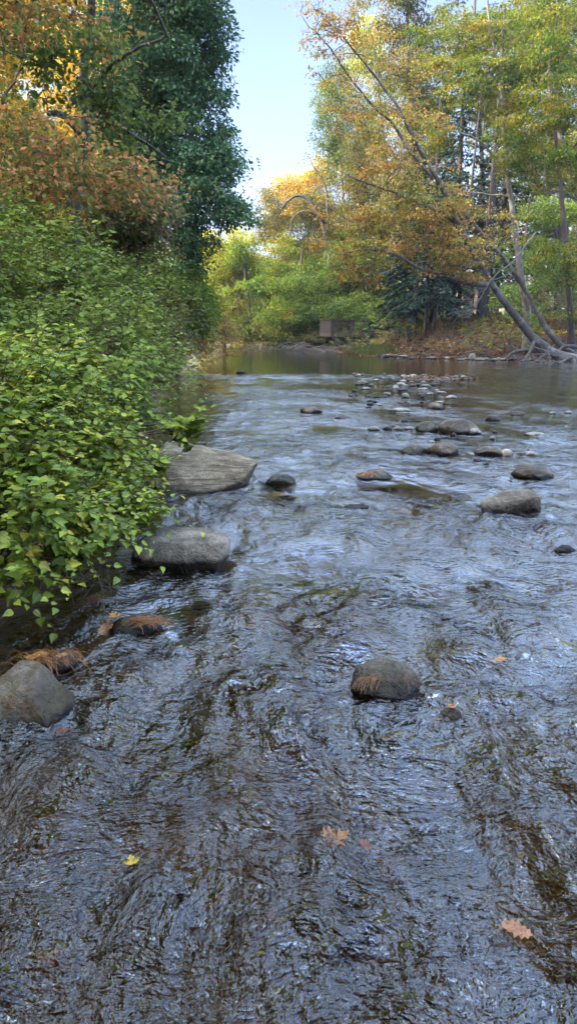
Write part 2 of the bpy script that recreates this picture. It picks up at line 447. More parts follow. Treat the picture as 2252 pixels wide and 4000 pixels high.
# two large boulders by the bushes
g1 = gp(515, 1258)
B1 = [(-0.40, 0.30, -0.2), (-0.36, 0.12, -0.2), (0.0, 0.06, -0.2), (0.30, 0.22, -0.2), (0.32, 0.5, -0.2), (-0.2, 0.6, -0.2),
      (-0.53, 0.16, 0.07), (-0.52, 0.30, 0.13), (-0.47, 0.40, 0.36), (-0.43, 0.62, 0.415), (-0.33, 0.70, 0.41), (-0.30, -0.02, 0.0), (-0.08, -0.07, 0.02), (0.14, -0.04, 0.03), (0.34, 0.12, 0.11), (0.50, 0.30, 0.235), (0.53, 0.45, 0.225), (0.30, 0.62, 0.29), (0.40, 0.14, 0.10)]
rock('large slanting tan boulder with grooved sloping face beside the leafy bush', 500, 1258, 250, 140, M_TAN, 3, depth=0.6, name='boulder', cat='boulder', pts=B1, k=6, rough=0.018, p=90, strata=0.004)
B2 = [(-0.24, 0.08, -0.2), (0.18, 0.04, -0.2), (0.24, 0.25, -0.2), (-0.24, 0.30, -0.2), (-0.34, 0.06, 0.07), (-0.29, 0.16, 0.20), (-0.18, 0.34, 0.225), (0.20, 0.32, 0.23), (0.26, 0.14, 0.215),
      (0.25, -0.02, 0.07), (0.32, 0.06, 0.10), (-0.05, -0.03, 0.06), (0.32, 0.24, 0.17), (-0.05, 0.04, 0.195), (0.22, 0.04, 0.2), (0.30, 0.1, 0.17)]
B2 = [(x, y, z * 0.86 if z > 0 else z) for x, y, z in B2]
rock('broad flat-topped grey boulder below the leafy bush, nearer than the tan boulder', 445, 1450, 240, 110, M_SLATE, 8, depth=0.34, name='boulder', cat='boulder', pts=B2, k=6, rough=0.028, p=34)
# foreground rocks
B3 = [(-0.22, -0.02, -0.15), (0.16, -0.06, -0.15), (0.22, 0.15, -0.15), (-0.2, 0.3, -0.15), (0.0, 0.2, 0.17), (-0.10, 0.24, 0.16), (0.03, 0.02, 0.13), (0.17, 0.08, 0.03), (0.20, 0.14, 0.0), (-0.2, 0.05, 0.09), (-0.15, -0.03, 0.03), (0.1, -0.05, 0.02)]
rock('rounded grey brown rock cut by the left picture edge at the brown shallows', 35, 1862, 220, 185, M_BROWN, 15, depth=0.3, pts=B3, k=6, rough=0.04, p=40)
B4 = [(-0.11, 0.05, -0.1), (0.11, 0.03, -0.1), (0.1, 0.25, -0.1), (-0.1, 0.25, -0.1), (-0.16, 0.06, 0.02), (-0.115, 0.16, 0.075), (-0.02, 0.21, 0.10), (0.09, 0.16, 0.09), (0.15, 0.08, 0.045), (0.06, -0.03, 0.015), (-0.04, -0.02, 0.02), (-0.04, 0.04, 0.07), (0.06, 0.05, 0.075), (0.13, 0.2, 0.03), (-0.13, 0.2, 0.03)]
rock('dark round wet rock with orange pine needles stuck across it', 985, 1795, 170, 125, M_DARK, 21, depth=0.26, pts=B4, k=6, rough=0.035, p=22)
rock('half drowned rock carrying an oak leaf and straw below the bush', 330, 1607, 140, 62, M_DARK, 27, k=5, p=18)
rock('low wet rock under an orange needle mat behind the left edge rock', 130, 1695, 150, 62, M_DARK, 31, k=5, p=7)
rock('small mossy lump breaking the surface right of the needle rock', 1135, 1818, 70, 40, M_SUB, 35, k=4, p=8)
# mid-stream rocks
rock('dark hump of rock just right of the tan boulder', 703, 1222, 86, 34, M_DARK, 41, k=5, p=18)
rock('low grey rock with orange straw caught on its left end', 945, 1208, 105, 32, M_GRAN, 43, k=5)
rock('dark low stone barely showing in the ripples at mid stream', 895, 1284, 70, 18, M_DARK, 44, p=8)
B5 = [(-0.18, 0.08, -0.1), (0.2, 0.08, -0.1), (0.2, 0.25, -0.1), (-0.15, 0.25, -0.1), (-0.26, 0.06, 0.07), (-0.22, 0.14, 0.11), (0.0, 0.05, 0.125), (0.24, 0.05, 0.16), (0.22, 0.22, 0.19), (0.02, 0.25, 0.185), (0.26, 0.05, 0.03), (-0.24, 0.02, 0.02)]
rock('angular flat-topped rock with dark undercut front near the right edge', 1297, 1308, 140, 55, M_GRAN, 47, depth=0.25, pts=B5, k=5, rough=0.018, p=80)
rock('pointed slanting rock with dark foot in the right hand ripples', 1350, 1207, 112, 46, M_BROWN, 53, k=5, p=20, skew=-0.3)
rock('brown weedy stone at the right picture edge', 1425, 1392, 60, 26, M_DARK, 57, p=8)
rock('biggest domed grey boulder of the mid-stream rock cluster', 1155, 1092, 118, 46, M_GRAN, 61, k=5, p=18)
rock('grey rounded rock touching the left side of the domed boulder', 1075, 1088, 66, 34, M_GRAN, 63, k=5, p=18)
rock('grey oval rock at the left front of the cluster', 1045, 1146, 80, 34, M_GRAN, 65, k=5, p=18)
rock('brownish broad rock at the middle front of the cluster', 1115, 1145, 88, 40, M_BROWN, 67, k=5, p=14)
rock('grey long rounded rock right of the cluster front', 1235, 1150, 92, 34, M_GRAN, 69, k=5, p=18)
rock('pale cream stone tucked against the long grey rock', 1275, 1150, 42, 18, M_PALE, 70)
rock('flat white stone at the foot of the domed boulder', 1193, 1093, 44, 15, M_PALE, 71)
rock('low rounded rock alone in the bright central water', 780, 1040, 62, 22, M_GRAN, 73, k=5, p=18)
rock('flat pale rock slightly downstream of the lone central rock', 865, 1057, 52, 14, M_GRAN, 75, p=9)
rock('knobbly grey rock above the rock cluster', 1098, 1030, 52, 20, M_GRAN, 77)
rock('grey tan low rock left of the knobbly rock', 1012, 1036, 60, 12, M_PALE, 79)
rock('grey stone showing through leaves under the bush', 350, 1030, 44, 24, M_PALE, 81)
rock('flat stone under bush twigs beside the pale one', 390, 1045, 50, 14, M_GRAN, 83)
rock('broken grey rock in the right hand shallows', 1240, 1060, 40, 14, M_GRAN, 85)
rock('flat tan slab in the right hand shallows', 1350, 1098, 62, 13, M_PALE, 87)
rock('little dark rock above the tan slab', 1303, 1046, 40, 12, M_GRAN, 88)
rock('dark low rock on the near left rim of the gravel bar', 912, 968, 38, 10, M_GRAN, 89)
rock('small grey stone standing in the riffle below the gravel bar', 1020, 1004, 26, 12, M_GRAN, 90)
rock('thin flat stone far out in the right hand riffle', 1135, 1003, 34, 8, M_PALE, 91)
rock('small low stone in front of the calm pool', 605, 939, 26, 7, M_DARK, 92)
rock('pale grey rock lying at the leafy right bank waterline', 1188, 905, 24, 14, M_PALE, 95)
# small stones of the cluster, told apart by nothing
SM_ = [(940, 1083, 30, 10), (975, 1082, 26, 9), (1000, 1082, 22, 9), (1030, 1082, 24, 8), (1140, 1098, 16, 9), (1055, 1078, 20, 8), (1210, 1140, 18, 8), (1100, 1109, 18, 9), (1165, 1160, 20, 7), (1238, 1106, 18, 8),
       (1200, 1163, 26, 10), (1335, 1146, 22, 9), (1328, 1136, 12, 8), (1225, 1170, 16, 7), (1390, 1042, 20, 6), (1430, 1040, 24, 6), (1020, 1062, 22, 7), (1085, 1116, 22, 8), (990, 1075, 16, 7), (1245, 1090, 16, 6)]
for i, (u, v, w, h) in enumerate(SM_):
    rock('small pale stone, one of those scattered among the mid-stream rocks', u, v, w, h, (M_PALE, M_GRAN, M_PALE)[i % 3], 200 + i, k=3, name='small_stone', cat='stone', group='small stones scattered among the mid-stream rocks')
r_ = np.random.default_rng(5)
for i in range(110):      # stones of the gravel bar
    u = r_.uniform(890, 1185); v = 938 + (u - 890) / 290 * 6 + r_.uniform(0, 1) ** 1.3 * 32 * (1 - abs(u - 1040) / 190)
    rock('flat little stone, one of many on the leafy gravel bar', u, v + 3, r_.uniform(7, 26), r_.uniform(2.4, 4.6), (M_SLATE, M_GRAN, M_BROWN, M_PALE)[i % 4], 300 + i, k=2, name='bar_stone', cat='stone', group='stones on the gravel bar', sink=1.5)
for i in range(50):      # stones in the riffle between bar and cluster
    u = r_.uniform(880, 1100) + (i % 3) * 20; v = r_.uniform(968, 1028)
    rock('small wet stone in the riffle between gravel bar and rock cluster', u, v, r_.uniform(12, 32), r_.uniform(3.5, 6.5), (M_DARK, M_GRAN, M_PALE)[i % 3], 400 + i, k=2, name='riffle_stone', cat='stone', group='wet stones in the riffle')
for i in range(26):      # stones along the leafy shore
    u = r_.uniform(960, 1300); v = 897 + (u - 900) / 500 * 11 + r_.uniform(-2, 4)
    rock('flat stone at the foot of the leafy right bank', u, v, r_.uniform(10, 34), r_.uniform(3, 7), (M_PALE, M_GRAN)[i % 2], 500 + i, k=2, name='shore_stone', cat='stone', group='stones along the leafy shore')
# drowned cobbles on the bed
mb = MB()
for i in range(520):
    y = 0.9 + 5.5 * r_.random() ** 1.3; x = r_.uniform(-0.6, 0.6) * (y + 1.3) + r_.uniform(-.3, .3)
    s = r_.uniform(0.035, 0.13) * (1 if r_.random() < .88 else 1.7)
    D, F = ico(2)
    V = D * np.array((s, s * r_.uniform(.6, 1), s * r_.uniform(.35, .6)))
    a = r_.uniform(0, 6.28); V = V @ np.array(((math.cos(a), math.sin(a), 0), (-math.sin(a), math.cos(a), 0), (0, 0, 1)))
    V = V * (1 + 0.22 * vnoise(V / s * 1.5 + i, 1))[:, None]
    z = gz(x, y); z = min(z + 0.01, -0.05 - V[:, 2].max())
    mb.add(V + np.array((x, y, z)), F)
t = NT('cobbles'); g = t.n('ShaderNodeNewGeometry')
c = t.ramp(g.outputs['Random Per Island'], [(0, (0.03, 0.018, 0.007)), (0.4, (0.075, 0.046, 0.02)), (0.7, (0.12, 0.08, 0.045)), (0.9, (0.20, 0.15, 0.10)), (1, (0.38, 0.31, 0.24))])
c = t.mix(t.ramp(t.noise(g.outputs['Position'], 25, 4), [(0.4, (0, 0, 0)), (0.65, (0.7, 0.7, 0.7))]), c, (0.06, 0.045, 0.015))
b = t.n('ShaderNodeBsdfPrincipled'); t.l(c, b.inputs['Base Color']); b.inputs['Roughness'].default_value = 0.7; t.l(b.outputs[0], t.out.inputs[0])
tag(mb.build('streambed_cobbles', t.m), 'brown and grey cobbles covering the bed under the near water', 'cobbles', kind='stuff')

# ------------------------------------------------------------------ water
wx = axis([(-26, -7, 0.6), (-7, -3, 0.12), (-3, 3.2, 0.022), (3.2, 7, 0.07), (7, 26, 0.35)])
wy = axis([(-8, 0.8, 0.5), (0.8, 4.2, 0.018), (4.2, 8, 0.04), (8, 16, 0.09), (16, 30, 0.2), (30, 92, 0.8)])
X, Y = np.meshgrid(wx, wy); x, y = X.ravel(), Y.ravel()
P3 = np.stack([x, y, 0 * x], -1)
def water_rough(x, y):
    """how broken the surface is: riffles rough, the far pool calm"""
    P3 = np.stack([x, y, 0 * x], -1)
    n = fbm(P3 * np.array((0.5, 0.35, 1)), 3, 40)
    a = 1.0 - 0.93 * sm(24.0, 25.5, y + 0.5 * n + 0.03 * x)              # far pool
    a = a * (0.50 + 0.50 * sm(7.0, 2.8, y))
    a = a * (1 + 0.25 * np.exp(-((x - 0.2 - 0.02 * y) / 1.8) ** 2) * sm(4, 7, y))
    a = a * (1 - 0.45 * sm(8, 13, y) * (1 - 0.7 * np.exp(-((x - 0.2) / 2.2) ** 2)))
    a = np.maximum(a, 1.3 * np.exp(-((y - 23.3 - 0.2 * n) / 1.0) ** 2) * sm(4.5, 3, x))
    a = np.maximum(a, 0.75 * np.exp(-((y - 56) / 5.0) ** 2) * sm(2, 0, x))      # bright riffle far up
    a = np.maximum(a, 1.1 * np.exp(-((y - 27.5 + 0.05 * x) / 1.6) ** 2) * sm(7, 9, x))
    dark = np.exp(-(((x - 8.5) / 3.6) ** 2 + ((y - 17) / 5.0) ** 2)) * 0.62 + np.exp(-(((x - 0.6) / 1.7) ** 2 + ((y - 19.5) / 2.2) ** 2)) * 0.75
    a = a * (1 - np.clip(dark, 0, 0.85)) * (1 - 0.5 * sm(2.5, 5.5, x - 0.12 * y) * sm(6, 9, y))
    a = a * (0.85 + 0.35 * n)
    left = sm(-1.1, -1.7, x) * sm(1.0, 2.5, y)                                   # slack water under the bush
    pt = fbm(P3 * np.array((1.5, 0.9, 1)), 3, 47)
    a = a * np.where(y < 24, 1.1 + 1.5 * pt, 1)
    return np.clip(a * (1 - 0.6 * left), 0.03, 1.6)
rg = water_rough(x, y)
wv = fbm(P3 * np.array((1.1, 0.7, 1)), 3, 60)
q = np.stack([x + 0.25 * wv, y + 0.5 * fbm(P3 * 0.9, 2, 61), 0 * x], -1)
h = 0.020 * fbm(q * np.array((2.6, 1.7, 1)), 2, 62) + 0.010 * fbm(q * np.array((7.5, 4.0, 1)), 3, 63)
rd = 1 - np.abs(fbm(q * np.array((3.0, 2.0, 1)) + 5, 2, 64)) * 2
h = h + 0.007 * rd
h = h * rg * 2.5
far = sm(4.0, 9.0, y) * (1 - sm(23.5, 25, y)) * np.clip(rg * 1.6, 0, 1)
h = h + far * (0.022 * fbm(q * np.array((1.2, 2.6, 1)) + 9, 3, 65) * (0.5 + fbm(P3 * np.array((0.35, 0.5, 1)), 2, 66)))
for (rx, ry, ra, rb) in ROCKS:                                           # water piles up and trails round every rock
    if ry > 12 or ra < 0.04: continue
    dx, dy = (x - rx), (y - ry)
    m_ = (np.abs(dx) < ra * 6) & (np.abs(dy) < ra * 9)
    ux, uy = dx[m_] / ra, dy[m_] / (rb + 1e-6)
    rr = np.hypot(ux, uy)
    am = min(0.02, ra * 0.09)
    h[m_] += am * np.exp(-((rr - 1.35) / 0.45) ** 2) * (uy > -0.2) * np.cos((rr - 1.35) * 5)
    tail = np.clip(-uy, 0, 8)
    vee = np.abs(np.abs(ux) - 1.0 - 0.38 * tail)
    h[m_] += am * 0.8 * np.exp(-(vee / 0.28) ** 2) * np.exp(-tail / 3.2) * sm(0, 0.6, -uy) * np.cos(vee * 6)
t = NT('river_water')
P = t.pos()
at_ = t.n('ShaderNodeAttribute', attribute_name='broken'); ro = at_.outputs['Fac']
wrp = t.n('ShaderNodeTexNoise'); wrp.inputs['Scale'].default_value = 1.3; wrp.inputs['Detail'].default_value = 2; t.l(P, wrp.inputs['Vector'])
vm = t.n('ShaderNodeVectorMath', operation='MULTIPLY_ADD'); t.l(wrp.outputs['Color'], vm.inputs[0]); vm.inputs[1].default_value = (0.3, 0.45, 0); t.l(P, vm.inputs[2])
def wmap(scale, rot=0):
    m = t.n('ShaderNodeMapping'); m.inputs['Scale'].default_value = scale; m.inputs['Rotation'].default_value = (0, 0, R(rot)); t.l(vm.outputs[0], m.inputs[0]); return m.outputs[0]
a1 = t.noise(wmap((1.0, 0.5, 1), 12), 8, 2, 0.5, 0.25)
a2 = t.noise(wmap((0.7, 1.5, 1), -10), 22, 2, 0.5, 0.2)
a3 = t.noise(wmap((1.0, 0.8, 1), 35), 60, 2, 0.5, 0.3)
h1 = t.math('MULTIPLY', a1, 1.0); h2 = t.math('MULTIPLY', a2, 0.45); h3 = t.math('MULTIPLY', a3, 0.20)
a0 = t.noise(wmap((0.9, 1.1, 1), -20), 3.6, 2, 0.5, 0.3)
hh = t.math('ADD', t.math('ADD', t.math('ADD', h1, t.math('MULTIPLY', a0, 1.5)), h2), h3)
hh = t.math('MULTIPLY', hh, ro)
bn = t.bump(hh, 1.0, 0.08)
rf = t.n('ShaderNodeBsdfRefraction'); rf.inputs['Color'].default_value = (0.64, 0.47, 0.23, 1); rf.inputs['Roughness'].default_value = 0.02; rf.inputs['IOR'].default_value = 1.333
gl = t.n('ShaderNodeBsdfGlossy'); gl.inputs['Roughness'].default_value = 0.012; gl.inputs['Color'].default_value = (0.96, 0.99, 0.98, 1)
lw = t.n('ShaderNodeLayerWeight'); lw.inputs['Blend'].default_value = 0.5; t.l(bn, lw.inputs['Normal'])
fr = t.math('MULTIPLY_ADD', t.math('POWER', lw.outputs['Facing'], 2.3), 0.93); fr.node.inputs[2].default_value = 0.045
for q_ in (rf, gl): t.l(bn, q_.inputs['Normal'])
mx = t.n('ShaderNodeMixShader'); t.l(fr, mx.inputs[0]); t.l(rf.outputs[0], mx.inputs[1]); t.l(gl.outputs[0], mx.inputs[2])
t.l(mx.outputs[0], t.out.inputs[0])
F = gridmesh(len(wx), len(wy))
m = MB(); m.add(np.stack([x, y, h], -1), F)
tag(m.build('water', t.m, attr={'broken': rg}), kind='structure')

# ------------------------------------------------------------------ foliage
LEAF_Q = (np.array([(0, 0, 0), (0.30, 0.42, 0.10), (0, 1.0, -0.05), (-0.30, 0.42, 0.10)]), [(0, 1, 2, 3)])
LEAF_S = (np.array([(0, 0, 0), (0.24, 0.18, 0.06), (0.34, 0.42, 0.08), (0.20, 0.74, 0.04), (0, 1.0, -0.08), (-0.20, 0.74, 0.04), (-0.34, 0.42, 0.08), (-0.24, 0.18, 0.06)]), [(0, 1, 2, 3, 4), (0, 4, 5, 6, 7)])
_half = [(0.0, 0.0, 0), (0.16, -0.03, 0.03), (0.32, 0.10, 0.07), (0.42, 0.36, 0.08), (0.31, 0.44, 0.06), (0.33, 0.58, 0.05), (0.20, 0.70, 0.02), (0.12, 0.88, -0.02), (0.0, 1.08, -0.12)]
LEAF_L = (np.array(_half + [(-a, b, c) for a, b, c in _half[1:-1]]), [(0, 1, 2, 3, 4, 5, 6, 7, 8), (0, 8, 15, 14, 13, 12, 11, 10, 9)])
def leaves(mb, P, D, N, S, T=LEAF_Q, curl=0.0):
    """N leaf blades: base points P, direction D, normal N, length S"""
    tv, tf = T
    D = D / (np.linalg.norm(D, axis=1, keepdims=True) + 1e-9)
    W = np.cross(D, N); W /= np.linalg.norm(W, axis=1, keepdims=True) + 1e-9
    U = np.cross(W, D)
    V = P[:, None] + S[:, None, None] * (tv[None, :, 0, None] * W[:, None] + tv[None, :, 1, None] * D[:, None] + tv[None, :, 2, None] * U[:, None])
    n, k = len(P), len(tv)
    if len(tf) == 1 and len(tf[0]) == 4:
        mb.add(V.reshape(-1, 3), (np.arange(n)[:, None] * k + np.array(tf[0])[None]))
    else:
        lens = np.array([len(f) for f in tf]); flat = np.concatenate([np.array(f) for f in tf])
        L = (np.arange(n)[:, None] * k + flat[None]).ravel() + mb.n
        mb.L.append(L); mb.T.append(np.tile(lens, n)); mb.V.append(V.reshape(-1, 3)); mb.n += n * k
def rvec(r, n):
    v = r.normal(size=(n, 3)); return v / np.linalg.norm(v, axis=1, keepdims=True)

def sample_blobs(r, blobs, n, gap=0.0, gs=0.5, seed=0):
    """cluster centres inside ellipsoids (u, v, Y, ru, rv, rd) - ru, rv in photo units, rd metres"""
    cs = []
    w = np.array([b[3] * b[4] * (b[6] if len(b) > 6 else 1) for b in blobs], float); w /= w.sum()
    for b, k in zip(blobs, np.maximum(1, (w * n).astype(int))):
        c = at(b[0], b[1], b[2]); s = b[2] / 1742.0
        q = rvec(r, k * 3) * (r.random((k * 3, 1)) ** 0.42)
        p = c + q * np.array((b[3] * s, b[5], b[4] * s))
        if gap > -1:
            nn = vnoise(p * gs + seed * 7.7, seed)
            p = p[nn > gap]
        cs.append(p[:k])
    c = np.concatenate(cs)
    g = ground_z(c[:, 0], c[:, 1])
    c[:, 2] = np.maximum(c[:, 2], np.maximum(g, 0) + 0.25)
    return c

def clusters(mb, C, r, per, rad, flat, size, T=LEAF_Q, up=0.8, droop=0.3, outward=None):
    n = len(C) * per
    ci = np.repeat(np.arange(len(C)), per)
    cr = (rad * r.uniform(0.6, 1.3, len(C)))[ci]
    q = rvec(r, n) * (r.random((n, 1)) ** 0.5)
    P = C[ci] + q * cr[:, None] * np.array((1, 1, flat))
    P[:, 2] -= droop * cr * (q[:, 0] ** 2 + q[:, 1] ** 2)
    D = q * np.array((1, 1, 0.3)) + rvec(r, n) * 0.6; D[:, 2] -= droop
    N = rvec(r, n) * (1 - up) + np.array((0, 0, 1.0)) * up
    S = size * r.uniform(0.6, 1.25, n)
    g = P[:, 2] > 0.02
    leaves(mb, P[g], D[g], N[g], S[g], T)

def limbs(mb, trunk, C, r, twist=0.12, rbase=0.012, sides=5, twigs=2, rad=0.6, rmax=0.12):
    nodes = [np.asarray(trunk, float)]
    pts = np.asarray(trunk, float)
    order = np.argsort([np.min(np.linalg.norm(pts - c, axis=1)) for c in C])
    for i in order:
        c = C[i]
        dv = pts - c; dist = np.linalg.norm(dv, axis=1)
        cost = dist + 0.9 * np.clip(pts[:, 2] - c[2], 0, None)
        j = int(np.argmin(cost)); a = pts[j]; L = dist[j]
        if L < 0.15: continue
        m = max(3, int(L / 0.5) + 2); tt = np.linspace(0, 1, m)[:, None]
        side = rvec(r, 1)[0] * L * twist; side[2] = abs(side[2]) * 0.8
        P = a + (c - a) * tt + side * (np.sin(tt * math.pi)) + rvec(r, m) * 0.03 * L * (tt * (1 - tt) * 4)
        mb.tube(P, np.linspace(min(rmax, rbase * (1 + L * 0.9)), rbase * 0.45, m), sides, cap=False)
        pts = np.vstack([pts, P[1:]])
        for k in range(twigs):
            e = P[-1] + rvec(r, 1)[0] * rad * np.array((1, 1, .5)) * r.uniform(.6, 1.1); s0 = P[-2]
            mb.tube([s0, (s0 + e) / 2 + rvec(r, 1)[0] * 0.05, e], [rbase * 0.6, rbase * 0.45, rbase * 0.25], 4, cap=False)
def smoothline(pts, n=24):
    pts = np.asarray(pts, float); m = len(pts)
    t = np.linspace(0, m - 1, n); i = np.clip(t.astype(int), 0, m - 2); f = (t - i)[:, None]
    p0 = pts[np.clip(i - 1, 0, m - 1)]; p1 = pts[i]; p2 = pts[i + 1]; p3 = pts[np.clip(i + 2, 0, m - 1)]
    return 0.5 * ((2 * p1) + (-p0 + p2) * f + (2 * p0 - 5 * p1 + 4 * p2 - p3) * f ** 2 + (-p0 + 3 * p1 - 3 * p2 + p3) * f ** 3)

BARK = bark_mat('bark_grey_brown', (0.035, 0.028, 0.022), (0.12, 0.10, 0.082))
BARK_L = bark_mat('bark_lichen', (0.05, 0.042, 0.034), (0.13, 0.11, 0.088), 5, 0.45)
BARK_P = bark_mat('bark_pale', (0.08, 0.075, 0.06), (0.19, 0.175, 0.145), 4, 0.5)
BARK_D = bark_mat('bark_dark', (0.018, 0.015, 0.013), (0.055, 0.045, 0.037))
TWIG = bark_mat('twig_brown', (0.06, 0.04, 0.025), (0.16, 0.115, 0.07), 20)
DEAD = bark_mat('dead_wood', (0.10, 0.088, 0.07), (0.25, 0.225, 0.185), 14)

G_OAK = leaf_mat('oak_leaves', [(0, (0.05, 0.12, 0.05)), (0.5, (0.085, 0.175, 0.065)), (0.85, (0.145, 0.225, 0.07)), (1, (0.18, 0.20, 0.06))], trans=0.3, gloss=0.03)
G_SHRUB = leaf_mat('shrub_leaves', [(0, (0.10, 0.155, 0.016)), (0.42, (0.19, 0.26, 0.024)), (0.76, (0.33, 0.38, 0.04)), (0.88, (0.48, 0.42, 0.045)), (0.97, (0.55, 0.36, 0.04)), (1, (0.30, 0.13, 0.03))], trans=0.3, gloss=0.03, clump=0.25, cscale=3, rough=0.38, veins=True)
G_SHRUB2 = leaf_mat('bank_shrub_leaves', [(0, (0.075, 0.125, 0.018)), (0.5, (0.16, 0.22, 0.028)), (0.85, (0.28, 0.32, 0.04)), (1, (0.34, 0.25, 0.035))], trans=0.32, gloss=0.02, clump=0.5, cscale=0.8)
G_LIND = leaf_mat('linden_leaves', [(0, (0.08, 0.12, 0.03)), (0.5, (0.14, 0.20, 0.04)), (0.85, (0.22, 0.26, 0.06)), (1, (0.30, 0.24, 0.05))], trans=0.4, clump=0.4)
G_RED = leaf_mat('red_leaves', [(0, (0.13, 0.19, 0.045)), (0.45, (0.26, 0.25, 0.06)), (0.6, (0.55, 0.25, 0.07)), (0.8, (0.66, 0.30, 0.11)), (1, (0.66, 0.42, 0.24))], trans=0.45, clump=0.3)
G_PINK = leaf_mat('dogwood_leaves', [(0, (0.06, 0.11, 0.03)), (0.45, (0.15, 0.17, 0.05)), (0.75, (0.30, 0.19, 0.09)), (1, (0.36, 0.15, 0.10))], trans=0.35, clump=0.4)
G_GOLD = leaf_mat('golden_leaves', [(0, (0.28, 0.24, 0.03)), (0.4, (0.50, 0.36, 0.03)), (0.8, (0.62, 0.40, 0.05)), (1, (0.60, 0.30, 0.06))], trans=0.55, clump=0.4)
G_GOLD2 = leaf_mat('brilliant_yellow_leaves', [(0, (0.42, 0.42, 0.03)), (0.5, (0.62, 0.58, 0.03)), (1, (0.72, 0.58, 0.04))], trans=0.5, clump=0.4)
G_ORG = leaf_mat('orange_maple_leaves', [(0, (0.13, 0.20, 0.03)), (0.33, (0.30, 0.29, 0.045)), (0.55, (0.50, 0.33, 0.06)), (0.8, (0.58, 0.28, 0.07)), (0.9, (0.64, 0.25, 0.10)), (1, (0.62, 0.16, 0.10))], trans=0.4, clump=0.5, cscale=0.7)
G_YG = leaf_mat('yellow_green_maple_leaves', [(0, (0.028, 0.085, 0.010)), (0.35, (0.08, 0.155, 0.014)), (0.65, (0.22, 0.225, 0.016)), (0.88, (0.40, 0.27, 0.02)), (1, (0.40, 0.17, 0.03))], trans=0.45, clump=0.6, cscale=0.6)
G_GY = leaf_mat('green_maple_leaves', [(0, (0.07, 0.15, 0.025)), (0.5, (0.15, 0.24, 0.03)), (0.85, (0.29, 0.34, 0.04)), (1, (0.45, 0.38, 0.04))], trans=0.42, clump=0.6, cscale=0.6)
G_OLIVE = leaf_mat('olive_leaves', [(0, (0.07, 0.095, 0.022)), (0.5, (0.16, 0.165, 0.036)), (0.85, (0.29, 0.225, 0.05)), (1, (0.36, 0.22, 0.06))], trans=0.42, clump=0.6, cscale=0.45)
G_YEL = leaf_mat('yellow_far_leaves', [(0, (0.20, 0.26, 0.03)), (0.5, (0.42, 0.43, 0.04)), (1, (0.66, 0.56, 0.05))], trans=0.5, clump=0.6, cscale=0.4)
G_FAR = leaf_mat('far_green_leaves', [(0, (0.05, 0.11, 0.03)), (0.5, (0.12, 0.19, 0.04)), (1, (0.28, 0.29, 0.05))], trans=0.4, clump=0.6, cscale=0.4)
G_BRN = leaf_mat('vine_leaves', [(0, (0.08, 0.11, 0.025)), (0.4, (0.26, 0.20, 0.035)), (0.75, (0.36, 0.16, 0.04)), (1, (0.22, 0.09, 0.04))], trans=0.35, clump=0.6, cscale=1.2)
G_HEM = leaf_mat('hemlock_needles', [(0, (0.010, 0.028, 0.020)), (0.6, (0.018, 0.050, 0.030)), (1, (0.04, 0.085, 0.04))], trans=0.15, gloss=0.04, clump=0.5)

def tree(name, label, cat, trunks, blobs, mat, n, per, size, seed, rad=0.6, flat=0.4, gap=-0.15, gs=0.35, bark=None, r0=0.2, T=LEAF_Q, up=0.6, droop=0.3,
         group=None, twigs=2, rbase=0.014, rend=0.03, limb_keep=1.0, sides=9, extra=None):
    r = np.random.default_rng(seed)
    bark = bark or BARK
    lines = []
    for tr in trunks:
        P = np.array([at(*p) if not isinstance(p, np.ndarray) else p for p in tr[0]])
        lines.append((smoothline(P, max(12, len(P) * 5)), tr[1], tr[2]))
    base = lines[0][0][0]
    bx, by = base[0], base[1]; bz = gz(bx, by) if name != 'branch' else base[2]
    root = thing(name, label, cat, (bx, by, max(bz, 0)), group)
    mt = MB()
    for L, ra, rb in lines:
        if len(L) > 3 and abs(L[0][2] - gz(L[0][0], L[0][1])) < 3 and L is lines[0][0]:
            L = np.vstack([[L[0][0], L[0][1], bz - 0.3], L])
        k = len(L); tt = np.linspace(0, 1, k)
        L = L + rvec(r, k) * 0.02
        rr = ra + (rb - ra) * tt ** 0.8
        if L[0][2] < bz + 0.4: rr = rr * (1 + 0.8 * np.exp(-tt * 14))
        mt.tube(L, rr, sides)
    C = sample_blobs(r, blobs, n, gap, gs, seed)
    allp = np.concatenate([l[0] for l in lines])
    keep = r.random(len(C)) < limb_keep
    limbs(mt, allp, C[keep], r, rbase=rbase, twigs=twigs, rad=rad, rmax=r0 * 0.5)
    mt.build('trunk', bark, root)
    mc = MB(); clusters(mc, C, r, per, rad, flat, size, T, up, droop)
    mc.build('crown', mat, root, smooth=False)
    return root

def G(u, Y, v=None):          # ground point under image column u at distance Y
    p = at(u, 800, Y); return np.array((p[0], p[1], gz(p[0], p[1])))

